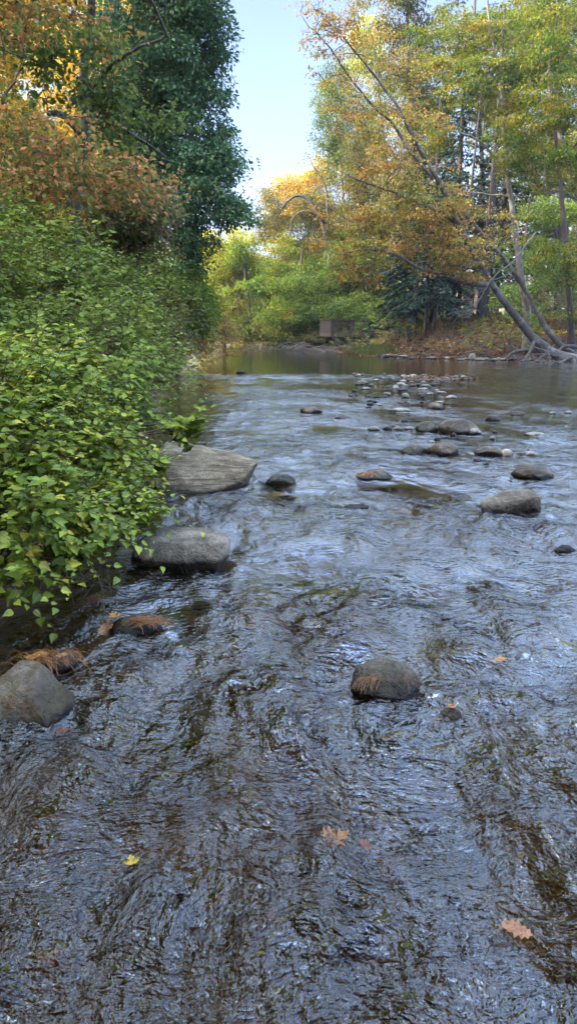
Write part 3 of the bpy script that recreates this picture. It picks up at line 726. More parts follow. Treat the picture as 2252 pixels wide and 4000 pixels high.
# --- the near leafy bush hanging over the water
def bush(label, blobs, n, size, seed, mat, T, stems=26, base=None, name='leafy_bush', per=9, shoot=0.34, dead=0, cat='bush', group=None):
    r = np.random.default_rng(seed)
    cs = []; outs = []
    w = np.array([b[3] * b[4] for b in blobs], float); w /= w.sum()
    for b, k in zip(blobs, (w * n).astype(int)):
        c = at(b[0], b[1], b[2]); s = b[2] / 1742.0
        q = rvec(r, k); q[:, 2] = np.where(q[:, 2] < -0.55, -q[:, 2], q[:, 2])
        rr = r.uniform(0.62, 1.06, (k, 1))
        cs.append(c + q * rr * np.array((b[3] * s, b[5], b[4] * s))); outs.append(q)
    C = np.concatenate(cs); O = np.concatenate(outs)
    sc0 = max(1, blobs[0][2] / 5)
    nn0 = fbm(C * 1.6 / sc0, 3, seed)
    C = C + (nn0 * 0.34 * sc0)[:, None] * O
    keep0 = vnoise(C * 2.6 / sc0, seed + 9) > -0.42; C, O = C[keep0], O[keep0]
    ok = C[:, 2] > 0.10; C, O = C[ok], O[ok]
    bb = base if base is not None else np.array((C[:, 0].min() + 0.3, C[:, 1].mean(), 0.1))
    root = thing(name, label, cat, (bb[0], bb[1], max(0, gz(bb[0], bb[1]))), group)
    ms, ml = MB(), MB()
    m = len(C)
    # each shoot runs outwards and up with leaves in pairs
    dirs = O * np.array((1, 1, 0.5)) + rvec(r, m) * 0.55 + np.array((0.12, 0, 0.28)); dirs /= np.linalg.norm(dirs, axis=1, keepdims=True)
    ln = shoot * r.uniform(0.5, 1.3, m) * np.where(r.random(m) < 0.12, 1.7, 1)
    tt = np.linspace(0.0, 1.0, per)
    idx = np.repeat(np.arange(m), per); tv = np.tile(tt, m)
    P = C[idx] + dirs[idx] * (ln[idx] * (tv - 0.5))[:, None]; P[:, 2] -= 0.35 * ln[idx] * (tv - 0.3) ** 2
    sidev = np.cross(dirs, np.array((0, 0, 1.0))); sidev /= np.linalg.norm(sidev, axis=1, keepdims=True) + 1e-9
    sg = np.where(np.tile(np.arange(per), m) % 2 == 0, 1, -1)
    D = dirs[idx] * 0.55 + sidev[idx] * (sg * r.uniform(0.5, 1.0, len(idx)))[:, None] + rvec(r, len(idx)) * 0.3; D[:, 2] -= 0.22
    N = np.array((0.05, -0.25, 1.0)) + O[idx] * 0.5 + rvec(r, len(idx)) * 0.42
    S = size * r.uniform(0.45, 1.35, len(idx)) * (1.0 - 0.45 * tv)
    ok = P[:, 2] > 0.03
    leaves(ml, P[ok], D[ok], N[ok], S[ok], T)
    for i in np.random.default_rng(seed + 1).permutation(m)[: int(m * 0.55)]:
        a = C[i] - dirs[i] * ln[i] * 0.6; b2 = C[i] + dirs[i] * ln[i] * 0.5 - np.array((0, 0, 0.09 * ln[i]))
        ms.tube([a, C[i], b2], [size * 0.045, size * 0.035, size * 0.02], 4, cap=False)
    for i in range(stems):
        c = C[r.integers(m)]; s0 = bb + np.array((r.uniform(-.35, .35), r.uniform(-.9, .9) * max(1, (C[:, 1].max() - C[:, 1].min()) / 3), 0)); s0[2] = gz(s0[0], s0[1])
        mid = (s0 + c) / 2 + np.array((0, 0, abs(r.normal()) * 0.18 + 0.08))
        ms.tube(smoothline([s0, mid, c], 9), np.linspace(size * 0.16, size * 0.05, 9), 5, cap=False)
    for i in range(dead):        # bare dry twigs hanging over the water
        u, v, Yd = r.uniform(-60, 270), r.uniform(1180, 1480), r.uniform(3.2, 4.8)
        a = at(u, v, Yd + 0.25); a[2] = max(a[2], 0.12); e = a + np.array((r.uniform(-.25, .35), r.uniform(-.3, .05), -r.uniform(.03, .28))); e[2] = max(e[2], 0.01)
        mid = (a + e) / 2 + rvec(r, 1)[0] * 0.04
        ms.tube(smoothline([a, mid, e], 6), np.linspace(0.004, 0.0015, 6), 4, cap=False)
        for k in range(2):
            f = mid + rvec(r, 1)[0] * 0.10; f[2] = max(f[2], 0.01); ms.tube([mid, (mid + f) / 2 + 0.01, f], [0.0025, 0.002, 0.001], 4, cap=False)
    ms.build('stem', TWIG, root); ml.build('foliage', mat, root, smooth=False)
    return root

bush('big-leaved green bush hanging over the water at the near left, yellow leaves among the green',
     [(40, 1310, 3.6, 190, 150, .42), (230, 1300, 4.1, 150, 120, .40), (300, 1270, 4.5, 90, 90, .32), (90, 1130, 4.3, 190, 140, .45), (240, 1130, 4.9, 135, 110, .45), (-60, 1180, 3.7, 160, 220, .5),
      (325, 1190, 5.3, 45, 70, .3), (20, 980, 4.5, 150, 120, .5), (190, 960, 5.2, 150, 110, .5), (20, 1420, 3.5, 120, 60, .3), (270, 1160, 5.2, 100, 90, .45), (365, 1290, 4.6, 45, 50, .2), (170, 1400, 3.9, 90, 40, .25)],
     2000, 0.070, 101, G_SHRUB, LEAF_L, stems=46, base=np.array((-2.25, 4.0, 0.2)), dead=70)
bush('leafy sprig reaching over the water above the tan boulder', [(455, 1075, 5.9, 45, 22, .18), (395, 1165, 5.5, 25, 18, .15), (490, 1070, 5.9, 25, 15, .1)], 36, 0.10, 108, G_SHRUB, LEAF_L, stems=5, base=np.array((-2.2, 5.8, 0.3)), name='leafy_sprig')
bush('green bank bush behind the big-leaved bush, small bright leaves', [(60, 860, 6.2, 190, 130, .8), (260, 900, 6.8, 130, 130, .7), (330, 1010, 7.0, 90, 90, .5), (110, 720, 7.5, 180, 120, .9), (-60, 700, 6.5, 140, 180, .9), (370, 1060, 6.6, 40, 50, .3), (150, 1010, 6.2, 190, 90, .6)],
     1150, 0.085, 102, G_SHRUB2, LEAF_S, stems=30, base=np.array((-3.4, 6.8, 0.5)), shoot=0.4)
bush('taller green bush further up the left bank, cool green leaves catching sky light', [(150, 660, 9.5, 170, 80, 1.0), (-10, 650, 9, 120, 120, 1), (260, 760, 10, 120, 130, 1.0), (340, 880, 10, 80, 100, .8), (370, 960, 9, 60, 80, .5), (120, 760, 9, 180, 100, 1)],
     1200, 0.10, 103, G_SHRUB2, LEAF_S, stems=24, base=np.array((-4.8, 9.5, 0.7)), shoot=0.5)
bush('low green bush trailing into the water midway along the left bank', [(370, 860, 14, 90, 90, 1.2), (395, 920, 14, 45, 40, .8), (330, 740, 15, 110, 90, 1.4), (400, 990, 10.5, 30, 40, .4)],
     800, 0.11, 104, G_SHRUB2, LEAF_S, stems=16, base=np.array((-5.0, 14, 0.7)), shoot=0.55)
bush('dull olive bush below the dark oak on the left bank', [(440, 850, 21, 55, 60, 1.5), (450, 800, 24, 60, 60, 1.6), (420, 890, 18, 40, 30, 1.0), (445, 900, 20, 30, 25, .8), (470, 885, 25, 35, 25, .9)],
     500, 0.14, 105, G_OLIVE, LEAF_Q, stems=14, base=np.array((-6.0, 21, 1.0)), shoot=0.6)
bush('yellow and rust vine-covered brush on the far left bank', [(520, 840, 34, 60, 45, 1.8), (565, 830, 38, 42, 45, 1.6), (480, 850, 30, 50, 35, 1.5), (590, 858, 40, 25, 22, 1), (470, 888, 29, 40, 22, 1), (505, 882, 33, 40, 18, 1), (545, 878, 37, 40, 14, 1)],
     900, 0.17, 106, G_BRN, LEAF_Q, stems=20, base=np.array((-7.2, 35, 0.8)), shoot=0.7)

# --- trees of the left bank
tree('oak_tree', 'dark green oak leaning out over the river on the left, tall edge against the sky', 'tree',
     [([G(330, 27), (350, 760, 27), (330, 560, 26.5), (320, 350, 26), (300, 150, 26), (290, -60, 26)], .32, .08),
      ([(345, 690, 27), (400, 560, 26), (470, 500, 25.5), (540, 440, 25)], .14, .03), ([(325, 420, 26), (400, 330, 26), (480, 260, 26)], .12, .03), ([(310, 250, 26), (380, 140, 26), (460, 60, 26)], .11, .03)],
     [(470, 40, 26, 90, 90, 2.2), (440, 170, 26, 110, 90, 2.4), (480, 300, 26, 95, 90, 2.2), (440, 420, 26, 130, 80, 2.4), (520, 400, 25, 80, 60, 1.8), (560, 385, 25, 45, 35, 1.2), (520, 510, 25, 90, 60, 2.0), (585, 535, 24.5, 38, 30, 1.0), (490, 590, 26, 80, 55, 2.0),
      (450, 650, 26, 60, 50, 2), (380, 560, 27, 90, 120, 2.5), (340, 250, 27, 110, 200, 2.5), (380, 50, 27, 90, 90, 2.5), (450, -80, 26, 110, 80, 2.5), (530, 150, 26, 30, 60, 1.0), (540, 30, 26, 28, 50, 1), (562, 70, 25.5, 18, 20, .7), (548, 235, 25.5, 30, 18, .8), (572, 335, 25, 22, 16, .7), (605, 385, 24.8, 18, 14, .6), (612, 535, 24.2, 24, 16, .6), (628, 555, 24.2, 10, 12, .5), (560, 300, 25.5, 20, 14, .6), (590, 440, 25, 20, 12, .6), (550, 120, 25.5, 24, 14, .7)],
     G_OAK, 760, 95, 0.15, 201, rad=0.62, flat=0.6, gap=-0.25, r0=.3)
tree('linden_tree', 'grey-barked tree at the upper left with drooping mid green branches', 'tree',
     [([G(180, 15), (190, 700, 15), (200, 450, 15), (215, 330, 15), (210, 180, 15), (230, 20, 14.5), (240, -120, 14)], .16, .06), ([(200, 330, 15), (160, 290, 14.6), (120, 285, 14.2)], .10, .04), ([(205, 250, 15), (300, 150, 14), (420, 90, 13)], .06, .015), ([(215, 300, 15), (320, 330, 14), (420, 400, 13.5)], .06, .015)],
     [(420, 120, 13.5, 110, 70, 1.2), (300, 60, 14, 140, 70, 1.4), (130, 60, 13, 140, 80, 1.4), (330, 240, 14, 120, 60, 1.2), (100, 200, 14, 60, 40, 1.2), (430, 330, 14, 60, 50, 1), (300, 380, 14.5, 80, 50, 1.2), (40, 400, 14, 90, 60, 1.2), (20, 60, 13, 90, 60, 1.2), (150, -300, 12, 200, 200, 1.7), (300, -620, 11.5, 200, 220, 1.8), (200, -1100, 10, 260, 260, 2), (380, -1000, 11, 160, 200, 1.6), (-100, -1500, 8.5, 300, 300, 2), (150, -2000, 7, 260, 300, 1.6)],
     G_LIND, 780, 52, 0.115, 202, rad=0.5, flat=0.45, gap=0.02, gs=0.6, T=LEAF_S, r0=.15, rbase=.010, bark=BARK_L)
tree('red_leaved_tree', 'small slanting tree with rusty red leaves above the left bushes', 'tree',
     [([G(40, 11), (40, 700, 11), (90, 520, 11), (150, 420, 11), (200, 330, 11)], .07, .02), ([(40, 640, 11), (0, 500, 11), (-30, 350, 11), (40, 200, 11)], .06, .015)],
     [(70, 390, 10.5, 170, 110, 1.0), (260, 450, 10.5, 130, 80, .9), (60, 500, 10, 150, 70, .8), (360, 470, 11, 90, 60, .8), (110, 150, 11.5, 200, 150, 1.1, .35), (0, 440, 10, 90, 100, .8)],
     G_RED, 240, 24, 0.085, 203, rad=0.40, flat=0.45, gap=0.02, gs=1.3, T=LEAF_S, r0=.06, rbase=.007)
tree('dogwood_tree', 'low arching tree with dull pink and green leaves left of the oak', 'tree',
     [([G(330, 17), (340, 760, 17), (350, 650, 17), (370, 560, 17), (400, 500, 16.5)], .08, .02)],
     [(370, 520, 16.5, 80, 60, 1.0), (330, 600, 17, 90, 70, 1.2), (390, 620, 17, 60, 60, 1.0), (260, 540, 16, 90, 60, 1)],
     G_PINK, 190, 60, 0.10, 204, rad=0.5, flat=0.4, gap=-0.1, gs=0.7, T=LEAF_S, r0=.07, rbase=.009)
tree('low_tree', 'light green low tree dipping to the bank between bush and vines on the left', 'tree',
     [([G(440, 25), (440, 780, 25), (440, 720, 25)], .08, .03)],
     [(430, 740, 25, 75, 70, 1.6), (470, 790, 26, 55, 60, 1.4), (500, 760, 28, 40, 50, 1.0)], G_GY, 190, 80, 0.15, 205, rad=0.55, flat=0.6, gap=-0.4)
# sunlit wood behind the left bank
for i, (u, Yd, top, w, dn) in enumerate([(40, 34, -120, 190, 0), (220, 38, -140, 190, 0), (-180, 30, -60, 220, 0), (330, 44, 60, 140, 0), (-420, 24, -100, 300, 0), (120, 52, -60, 200, 1), (-60, 60, 20, 220, 1)]):
    tree('golden_tree', 'tall yellow-leaved tree glowing in the sun behind the left bank trees', 'tree',
         [([G(u, Yd), (u, 650, Yd), (u + 10, 400, Yd), (u - 10, 150, Yd), (u, top, Yd)], .24, .05)],
         [(u, top + 120, Yd, w, 150, 3), (u + 30, top + 330, Yd, w, 170, 3.2), (u - 30, top + 560, Yd, w, 160, 3.2), (u, top + 760, Yd, w * .9, 120, 3)],
         (G_GOLD, G_YEL)[i % 2 if i > 2 else 0], 330, 70, 0.21, 220 + i, rad=0.9, flat=0.6, gap=-0.1, gs=0.25, group='sunlit yellow trees behind the left bank', twigs=1, limb_keep=.5)
tree('yellow_green_tree', 'yellow-green tree between the oak and the far river bend', 'tree',
     [([G(560, 66), (565, 760, 66), (560, 660, 66), (550, 600, 66)], .22, .05), ([(575, 800, 66), (620, 720, 66), (640, 640, 66)], .16, .04)],
     [(545, 640, 66, 45, 50, 3), (520, 700, 64, 60, 50, 3), (590, 680, 66, 50, 60, 3), (600, 600, 68, 30, 35, 2.4), (545, 760, 64, 60, 50, 3), (640, 640, 66, 40, 50, 3)],
     G_YEL, 300, 75, 0.21, 241, rad=1.0, flat=0.5, gap=-0.15, gs=0.3, r0=.2)
tree('green_tree', 'two-trunked green tree straight ahead at the far bend', 'tree',
     [([G(628, 62), (628, 780, 62), (618, 700, 62), (610, 620, 62)], .24, .05), ([G(618, 62), (600, 760, 62), (585, 700, 62)], .16, .04)],
     [(640, 700, 62, 60, 50, 3), (590, 740, 62, 50, 40, 2.4), (680, 750, 62, 55, 50, 3), (620, 640, 62, 45, 40, 2.5), (600, 820, 62, 40, 40, 2)],
     G_GY, 230, 75, 0.20, 242, rad=0.9, flat=0.4, gap=0.0, gs=0.35, r0=.2)
tree('arching_tree', 'olive tree with a bent arching branch above the far green trees', 'tree',
     [([G(830, 60), (830, 700, 60), (820, 600, 60), (790, 520, 60), (755, 492, 60), (725, 505, 60), (695, 545, 60)], .30, .05), ([(820, 560, 60), (770, 530, 59), (735, 550, 59), (730, 590, 59)], .12, .03), ([(822, 580, 60), (820, 480, 60), (790, 420, 60)], .16, .04)],
     [(760, 440, 61, 70, 50, 3), (700, 480, 61, 50, 50, 2.6), (800, 520, 61, 60, 60, 3), (740, 580, 62, 80, 50, 3), (680, 560, 62, 45, 40, 2.5), (820, 620, 61, 60, 60, 3), (860, 560, 60, 50, 50, 2.5)],
     G_OLIVE, 430, 70, 0.17, 243, rad=0.85, flat=0.5, gap=-0.02, gs=0.35, r0=.3)
tree('golden_tree', 'golden orange treetop catching the sun high over the far bend', 'tree',
     [([G(770, 84), (770, 700, 84), (775, 550, 84), (775, 430, 84)], .3, .05)],
     [(770, 440, 84, 55, 50, 3.5), (700, 500, 84, 65, 60, 3.5), (650, 520, 84, 35, 35, 3), (780, 560, 84, 80, 70, 3.5), (690, 600, 84, 90, 70, 3.5), (810, 430, 84, 40, 40, 3)],
     G_GOLD, 420, 70, 0.24, 244, rad=1.1, flat=0.6, gap=-0.1, gs=0.2)
tree('green_tree', 'dense green tree just left of the wooden deck', 'tree',
     [([G(760, 60), (760, 780, 60), (755, 700, 60), (760, 620, 60)], .22, .05), ([G(735, 61), (735, 780, 61), (720, 700, 61)], .14, .04)],
     [(740, 690, 60, 80, 60, 3), (800, 720, 59, 70, 60, 3), (760, 770, 59, 80, 50, 3), (690, 790, 60, 50, 40, 2.5), (850, 700, 58, 60, 60, 3)],
     G_GY, 420, 75, 0.18, 245, rad=0.9, flat=0.35, gap=-0.05, gs=0.35)
tree('leafy_sapling', 'yellow-tinged low sapling spreading over the driftwood ahead', 'tree',
     [([G(740, 61), (740, 830, 60.5), (730, 780, 60)], .08, .03)],
     [(700, 830, 60, 75, 35, 2.2), (750, 800, 60, 60, 35, 2), (780, 830, 60, 50, 30, 2), (650, 850, 61, 45, 20, 1.5), (640, 800, 62, 40, 30, 2)],
     G_YG, 220, 80, 0.16, 246, rad=0.7, flat=0.35, gap=-0.2)
tree('green_tree', 'mid green tree standing directly behind the wooden deck', 'tree',
     [([G(880, 57), (880, 760, 57), (875, 660, 57), (880, 560, 57)], .22, .05)],
     [(880, 640, 57, 70, 60, 3), (930, 700, 56, 60, 60, 2.5), (850, 770, 56, 70, 40, 2.5), (920, 780, 55, 60, 40, 2.4), (880, 730, 56, 60, 40, 2.4)],
     G_GY, 320, 75, 0.17, 247, rad=0.85, flat=0.35, gap=-0.1, gs=0.4)
for i, (lab, bl, mt_, u, Yd, n_) in enumerate([
    ('luminous yellow-green tree hanging low over the river bend', [(560, 700, 68, 60, 60, 2.5), (600, 770, 68, 60, 60, 2.5), (545, 800, 66, 40, 50, 2), (610, 840, 68, 40, 30, 2)], G_YEL, 580, 69, 330),
    ('lime green tree with foliage down to the water right of the two-trunked tree', [(680, 680, 66, 70, 60, 2.5), (710, 760, 65, 70, 60, 2.5), (680, 830, 64, 70, 35, 2)], G_YEL, 690, 66, 380),
    ('yellowing tree filling the gap behind the driftwood tangle', [(780, 640, 68, 80, 60, 2.5), (800, 720, 66, 70, 60, 2.5), (790, 800, 64, 70, 50, 2), (740, 600, 68, 70, 50, 2.5)], G_YEL, 790, 67, 420),
    ('green tree whose branches fill the space above the deck', [(880, 700, 60, 80, 60, 2.5), (960, 700, 58, 70, 60, 2.5), (910, 770, 60, 90, 35, 2), (1000, 770, 56, 60, 40, 2)], G_GY, 930, 60, 420)]):
    tree('leafy_tree', lab, 'tree', [([G(u, Yd), (u, 780, Yd), (u + 8, 700, Yd), (u - 4, 620, Yd)], .16, .03)], bl, mt_, n_, 75, 0.19, 270 + i, rad=0.85, flat=0.4, gap=-0.2, gs=0.35)
tree('golden_tree', 'brilliant yellow sunlit tree in the gap between the oak and the river bend', 'tree',
     [([G(552, 86), (552, 780, 86), (550, 650, 86), (555, 580, 86)], .25, .05)],
     [(548, 620, 86, 38, 50, 3), (535, 700, 86, 45, 55, 3), (590, 590, 86, 40, 30, 3), (560, 740, 86, 35, 40, 3), (500, 640, 86, 40, 50, 3)], G_GOLD2, 300, 75, 0.25, 281, rad=1.1, flat=0.5, gap=-0.2, gs=0.25)
# --- trees of the right bank
tree('poplar_tree', 'slender grey-green tree at the left edge of the right bank wood, against the sky', 'tree',
     [([G(880, 62), (870, 700, 62), (860, 480, 62), (850, 350, 62), (840, 230, 62)], .24, .05), ([G(900, 62), (900, 650, 62), (905, 480, 62), (900, 330, 62), (890, 180, 62)], .2, .04)],
     [(835, 310, 62, 45, 70, 2.2), (820, 240, 62, 35, 60, 2), (840, 400, 62, 55, 50, 2.4), (880, 320, 62, 55, 90, 2.4), (860, 200, 62, 45, 60, 2), (870, 470, 62, 70, 60, 2.6), (920, 220, 62, 60, 80, 2.5), (800, 340, 62, 18, 30, 1.2)],
     G_FAR, 420, 60, 0.17, 251, rad=0.75, flat=0.9, gap=-0.05, gs=0.4, bark=BARK_P)
tree('leaning_maple', 'leaning orange maple whose mottled trunk slants left over the water from the right bank', 'tree',
     [([(1470, 912, 34.5), (1400, 893, 34.3), (1340, 850, 34), (1290, 790, 33.5), (1238, 718, 33), (1190, 640, 32.5), (1150, 560, 32), (1110, 470, 31.7), (1050, 370, 31.4), (1002, 275, 31), (960, 215, 31), (905, 145, 30.6), (855, 85, 30), (835, 55, 30)], .24, .008),
      ([(1445, 895, 35), (1390, 850, 35), (1345, 780, 35), (1310, 715, 35), (1240, 620, 34.6), (1150, 520, 34), (1045, 400, 33), (985, 310, 33), (940, 270, 32), (875, 190, 32), (825, 115, 31.5), (772, 60, 31), (755, 30, 31)], .16, .006),
      ([(1165, 600, 32.3), (1130, 548, 32), (1075, 520, 31.5), (1005, 490, 31), (925, 462, 30.5), (870, 440, 30)], .10, .02),
      ([(1232, 715, 33), (1170, 712, 32.5), (1110, 690, 32), (1050, 672, 31.5), (990, 640, 31), (920, 628, 30.5), (850, 640, 30)], .13, .02),
      ([(1200, 660, 32.6), (1150, 668, 32), (1090, 655, 32), (1040, 662, 31)], .08, .02)],
     [(1010, 520, 31, 130, 50, 1.8), (900, 600, 30.5, 110, 55, 1.8), (1080, 600, 32, 110, 60, 2), (1180, 640, 32, 90, 50, 1.8), (960, 430, 31, 130, 50, 1.8, .8), (930, 680, 30.5, 90, 35, 1.6), (1150, 520, 32.5, 90, 50, 1.8, .8), (1240, 580, 33, 60, 50, 1.6, .7), (850, 520, 31, 60, 50, 1.6, .7),
      (1000, 340, 31.5, 120, 60, 1.8, .4), (900, 260, 31, 110, 70, 1.8, .35), (860, 140, 31, 80, 60, 1.6, .45), (800, 90, 31, 40, 40, 1.2, .7), (790, 40, 31, 40, 35, 1.1, .5), (880, 60, 31, 70, 50, 1.4, .6), (960, 150, 32, 110, 90, 2, .4), (1050, 420, 32, 110, 40, 1.8, .6), (1190, 700, 32.5, 50, 22, 1), (840, 600, 30.5, 70, 40, 1.5, .8), (960, 560, 31, 150, 60, 2, .5), (1120, 480, 31.5, 90, 60, 1.6, .3), (1120, 660, 32, 110, 30, 1.4, .8)],
     G_ORG, 620, 34, 0.145, 252, rad=0.55, flat=0.25, gap=-0.02, gs=0.8, bark=BARK_L, r0=.16, up=0.75, rbase=.014, rend=.02, sides=12)
tree('pale_trunk_maple', 'maple with an upright pale mottled trunk right of the leaning maple', 'tree',
     [([G(1330, 37.5), (1325, 800, 37.3), (1308, 690, 37), (1297, 600, 37), (1280, 480, 37), (1266, 370, 37), (1262, 250, 37), (1240, 120, 37), (1225, 0, 37), (1230, -120, 37)], .22, .03), ([(1266, 380, 37), (1320, 280, 37), (1380, 170, 36)], .09, .03), ([(1272, 430, 37), (1210, 360, 36.5), (1150, 330, 36)], .08, .03)],
     [(1230, 400, 36, 110, 40, 1.8), (1170, 320, 36, 100, 50, 1.8), (1300, 300, 37, 120, 55, 2), (1200, 200, 37, 120, 70, 2), (1330, 200, 37, 110, 60, 2), (1170, 480, 37, 80, 45, 1.6), (1250, 500, 36.5, 60, 35, 1.4, .7), (1370, 130, 36, 90, 60, 2), (1150, 120, 38, 110, 80, 2), (1230, 40, 38, 120, 70, 2)],
     G_YG, 420, 60, 0.145, 253, rad=0.6, flat=0.28, gap=-0.05, gs=0.45, bark=BARK_P, r0=.16, up=0.75)
tree('yellow_green_maple', 'bright yellow-green maple at the right picture edge', 'tree',
     [([G(1445, 36), (1430, 760, 35.5), (1420, 600, 35), (1405, 430, 35), (1390, 300, 35), (1380, 180, 35), (1400, 40, 35), (1390, -100, 35)], .18, .02), ([(1405, 420, 35), (1450, 360, 34), (1500, 300, 33)], .08, .03)],
     [(1400, 420, 34, 90, 60, 1.8), (1420, 540, 34, 70, 50, 1.6), (1400, 640, 33.5, 70, 50, 1.5), (1370, 330, 35, 80, 50, 1.8), (1440, 250, 34, 60, 80, 1.8), (1400, 100, 35, 70, 70, 1.8), (1380, 200, 34.5, 60, 50, 1.6), (1350, 480, 34.5, 50, 40, 1.4), (1430, 690, 33.5, 50, 30, 1.2), (1440, 780, 35, 40, 25, 1.2, .5), (1500, 500, 34, 70, 150, 2), (1340, 590, 34.5, 40, 30, 1.2, .6)],
     G_YG, 360, 62, 0.145, 254, rad=0.6, flat=0.28, gap=-0.12, gs=0.5, r0=.14, up=0.75)
tree('green_maple', 'green understorey maple on the slope behind the pale trunk', 'tree',
     [([G(1300, 44), (1310, 700, 44), (1320, 600, 44), (1330, 500, 44)], .14, .04)],
     [(1330, 650, 43, 70, 50, 2), (1400, 720, 42, 70, 40, 2), (1300, 740, 42, 60, 35, 1.8), (1250, 760, 42, 30, 20, 1.2), (1380, 560, 45, 80, 60, 2), (1440, 600, 44, 60, 80, 2)],
     G_GY, 260, 65, 0.15, 255, rad=0.65, flat=0.3, gap=-0.1, gs=0.5)
for i, (lab, u, Yd, top, w, mt_) in enumerate([
        ('tall olive-brown tree filling the sky behind the leaning maple', 1030, 52, -130, 120, G_OLIVE),
        ('tall ochre tree behind the pale-trunked maple at the top', 1200, 55, -160, 140, G_OLIVE),
        ('tall green-gold tree at the top right corner', 1400, 50, -160, 130, G_YG),
        ('thin-crowned yellow tree behind the poplar and leaning maple tops', 960, 70, 40, 90, G_YEL),
        ('broad green tree deep behind the right edge maple', 1480, 60, 100, 150, G_FAR),
        ('rust and olive tree low behind the orange maple boughs', 960, 58, 300, 100, G_OLIVE)]):
    tree('background_tree', lab, 'tree', [([G(u, Yd), (u, 700, Yd), (u + 12, 450, Yd), (u - 8, 200 + top / 2, Yd), (u, top, Yd)], .3, .06), ([(u, 600, Yd), (u - 60, 400, Yd), (u - 80, 200, Yd)], .12, .03)],
         [(u, top + 130, Yd, w, 120, 3), (u - 20, top + 320, Yd, w * 1.1, 130, 3.2), (u + 30, top + 500, Yd, w, 120, 3), (u, top + 650, Yd, w * .8, 90, 2.6, .6)],
         mt_, 460, 66, 0.19, 260 + i, rad=0.8, flat=0.5, gap=-0.02, gs=0.3)

# --- conifers
def conifer(label, u, Yd, top_v, wid, seed, low=0.5, name='hemlock_tree', mat=None, per=150, n=64, noise_=0):
    r = np.random.default_rng(seed); g = G(u, Yd); top = at(u, top_v, Yd)[2]; H = top - g[2]
    root = thing(name, label, 'conifer', g)
    mt = MB(); line = smoothline([g - np.array((0, 0, .3)), g + np.array((.1, 0, H * .4)), g + np.array((0, .1, H * .99))], 14)
    mt.tube(line, np.linspace(0.24, 0.03, 14) * H / 12, 8)
    mc = MB()
    for i in range(n):
        f = (i + r.random()) / n; z = g[2] + low + (H - low) * f
        L = wid * (1 - f) ** 0.75 * r.uniform(.7, 1.12) + 0.25
        a = i * 2.4 + r.uniform(-.4, .4); d = np.array((math.cos(a), math.sin(a), 0))
        s0 = np.array((g[0], g[1], z)); tt = np.linspace(0, 1, 6)[:, None]
        Pb = s0 + d * L * tt + np.array((0, 0, 1)) * (0.12 * L * tt - 0.42 * L * tt ** 2)
        mt.tube(Pb, np.linspace(0.03, 0.008, 6) * (0.5 + L / 3), 4, cap=False)
        k = int(per * L / wid) + 20
        t1 = r.random(k) ** 0.7; side = r.normal(size=k) * 0.16 * L * (1.15 - t1)
        pd = np.array((-d[1], d[0], 0))
        P = s0 + d * (L * t1)[:, None] + pd * side[:, None] + np.array((0, 0, 1)) * (0.12 * L * t1 - 0.42 * L * t1 ** 2 - np.abs(side) * 0.35 - r.random(k) * 0.15)[:, None]
        D = d * 0.7 + pd * np.sign(side)[:, None] * 0.8 + rvec(r, k) * 0.3; D[:, 2] -= 0.35
        leaves(mc, P, D, np.array((0, 0, 1.0)) + rvec(r, k) * 0.45, r.uniform(.14, .32, k), LEAF_Q)
    mt.build('trunk', BARK_D, root); mc.build('crown', mat or G_HEM, root, smooth=False); return root
conifer('tall dark hemlock behind the orange maple, bluish needles', 1130, 47, 60, 3.6, 301, n=80, low=2.2)
conifer('dark hemlock on the bank left of the thick trunk', 1040, 45, 400, 3.0, 302, low=4.0)
conifer('big dark hemlock behind the pale-trunked maple', 1240, 50, 150, 3.4, 303, n=80, low=2.6)
conifer('narrow hemlock showing between maple crowns near the right edge', 1345, 54, 100, 3.0, 304, n=70)
conifer('short dark hemlock bough cluster hiding the end of the deck', 1005, 46, 640, 2.0, 305, low=0.8, n=46)
conifer('distant dark pine in the gap over the green trees ahead', 860, 66, 560, 2.6, 306, n=50)
conifer('wide low hemlock in the shade beside the leafy slope', 1090, 43.5, 560, 2.8, 307, low=1.5, n=50)
# thick dark trunk
o = thing('bare_trunk', 'thick dark tree trunk rising from the leafy slope in front of the fence', 'tree trunk', G(1212, 44.5))
m = MB(); g = G(1212, 44.5); L = smoothline([g - np.array((0, 0, .3)), g + np.array((0, 0, 2.5)), g + np.array((.1, 0, 8)), g + np.array((.1, .2, 17))], 14)
m.tube(L, np.linspace(.42, .05, 14) * (1 + .35 * np.exp(-np.linspace(0, 1, 14) * 12)), 12); m.build('trunk', BARK_D, o)
for i, (u, Yd, r1, lean, lab) in enumerate([(1068, 44, .14, .2, 'slim dark trunk under the hemlocks, left one'), (1085, 46, .18, -.1, 'pair-side dark trunk under the hemlocks, right one'), (1145, 44, .22, .5, 'dark trunk leaning right between hemlock and thick trunk'), (1185, 48, .1, .0, 'thin grey trunk just left of the thick dark trunk'),
                                            (1428, 44, .16, .1, 'brown trunk standing at the top of the right edge slope'), (1405, 52, .14, 0, 'far brown trunk left of the right edge trunk'), (1350, 48, .12, -.3, 'thin leaning trunk behind the pale maple trunk')]):
    g = G(u, Yd); o = thing('bare_trunk', lab, 'tree trunk', g)
    m = MB(); m.tube(smoothline([g - np.array((0, 0, .3)), g + np.array((lean * .5, 0, 3)), g + np.array((lean * 1.5, .2, 13))], 12), np.linspace(r1, .02, 12), 8); m.build('trunk', BARK if i > 2 else BARK_D, o)

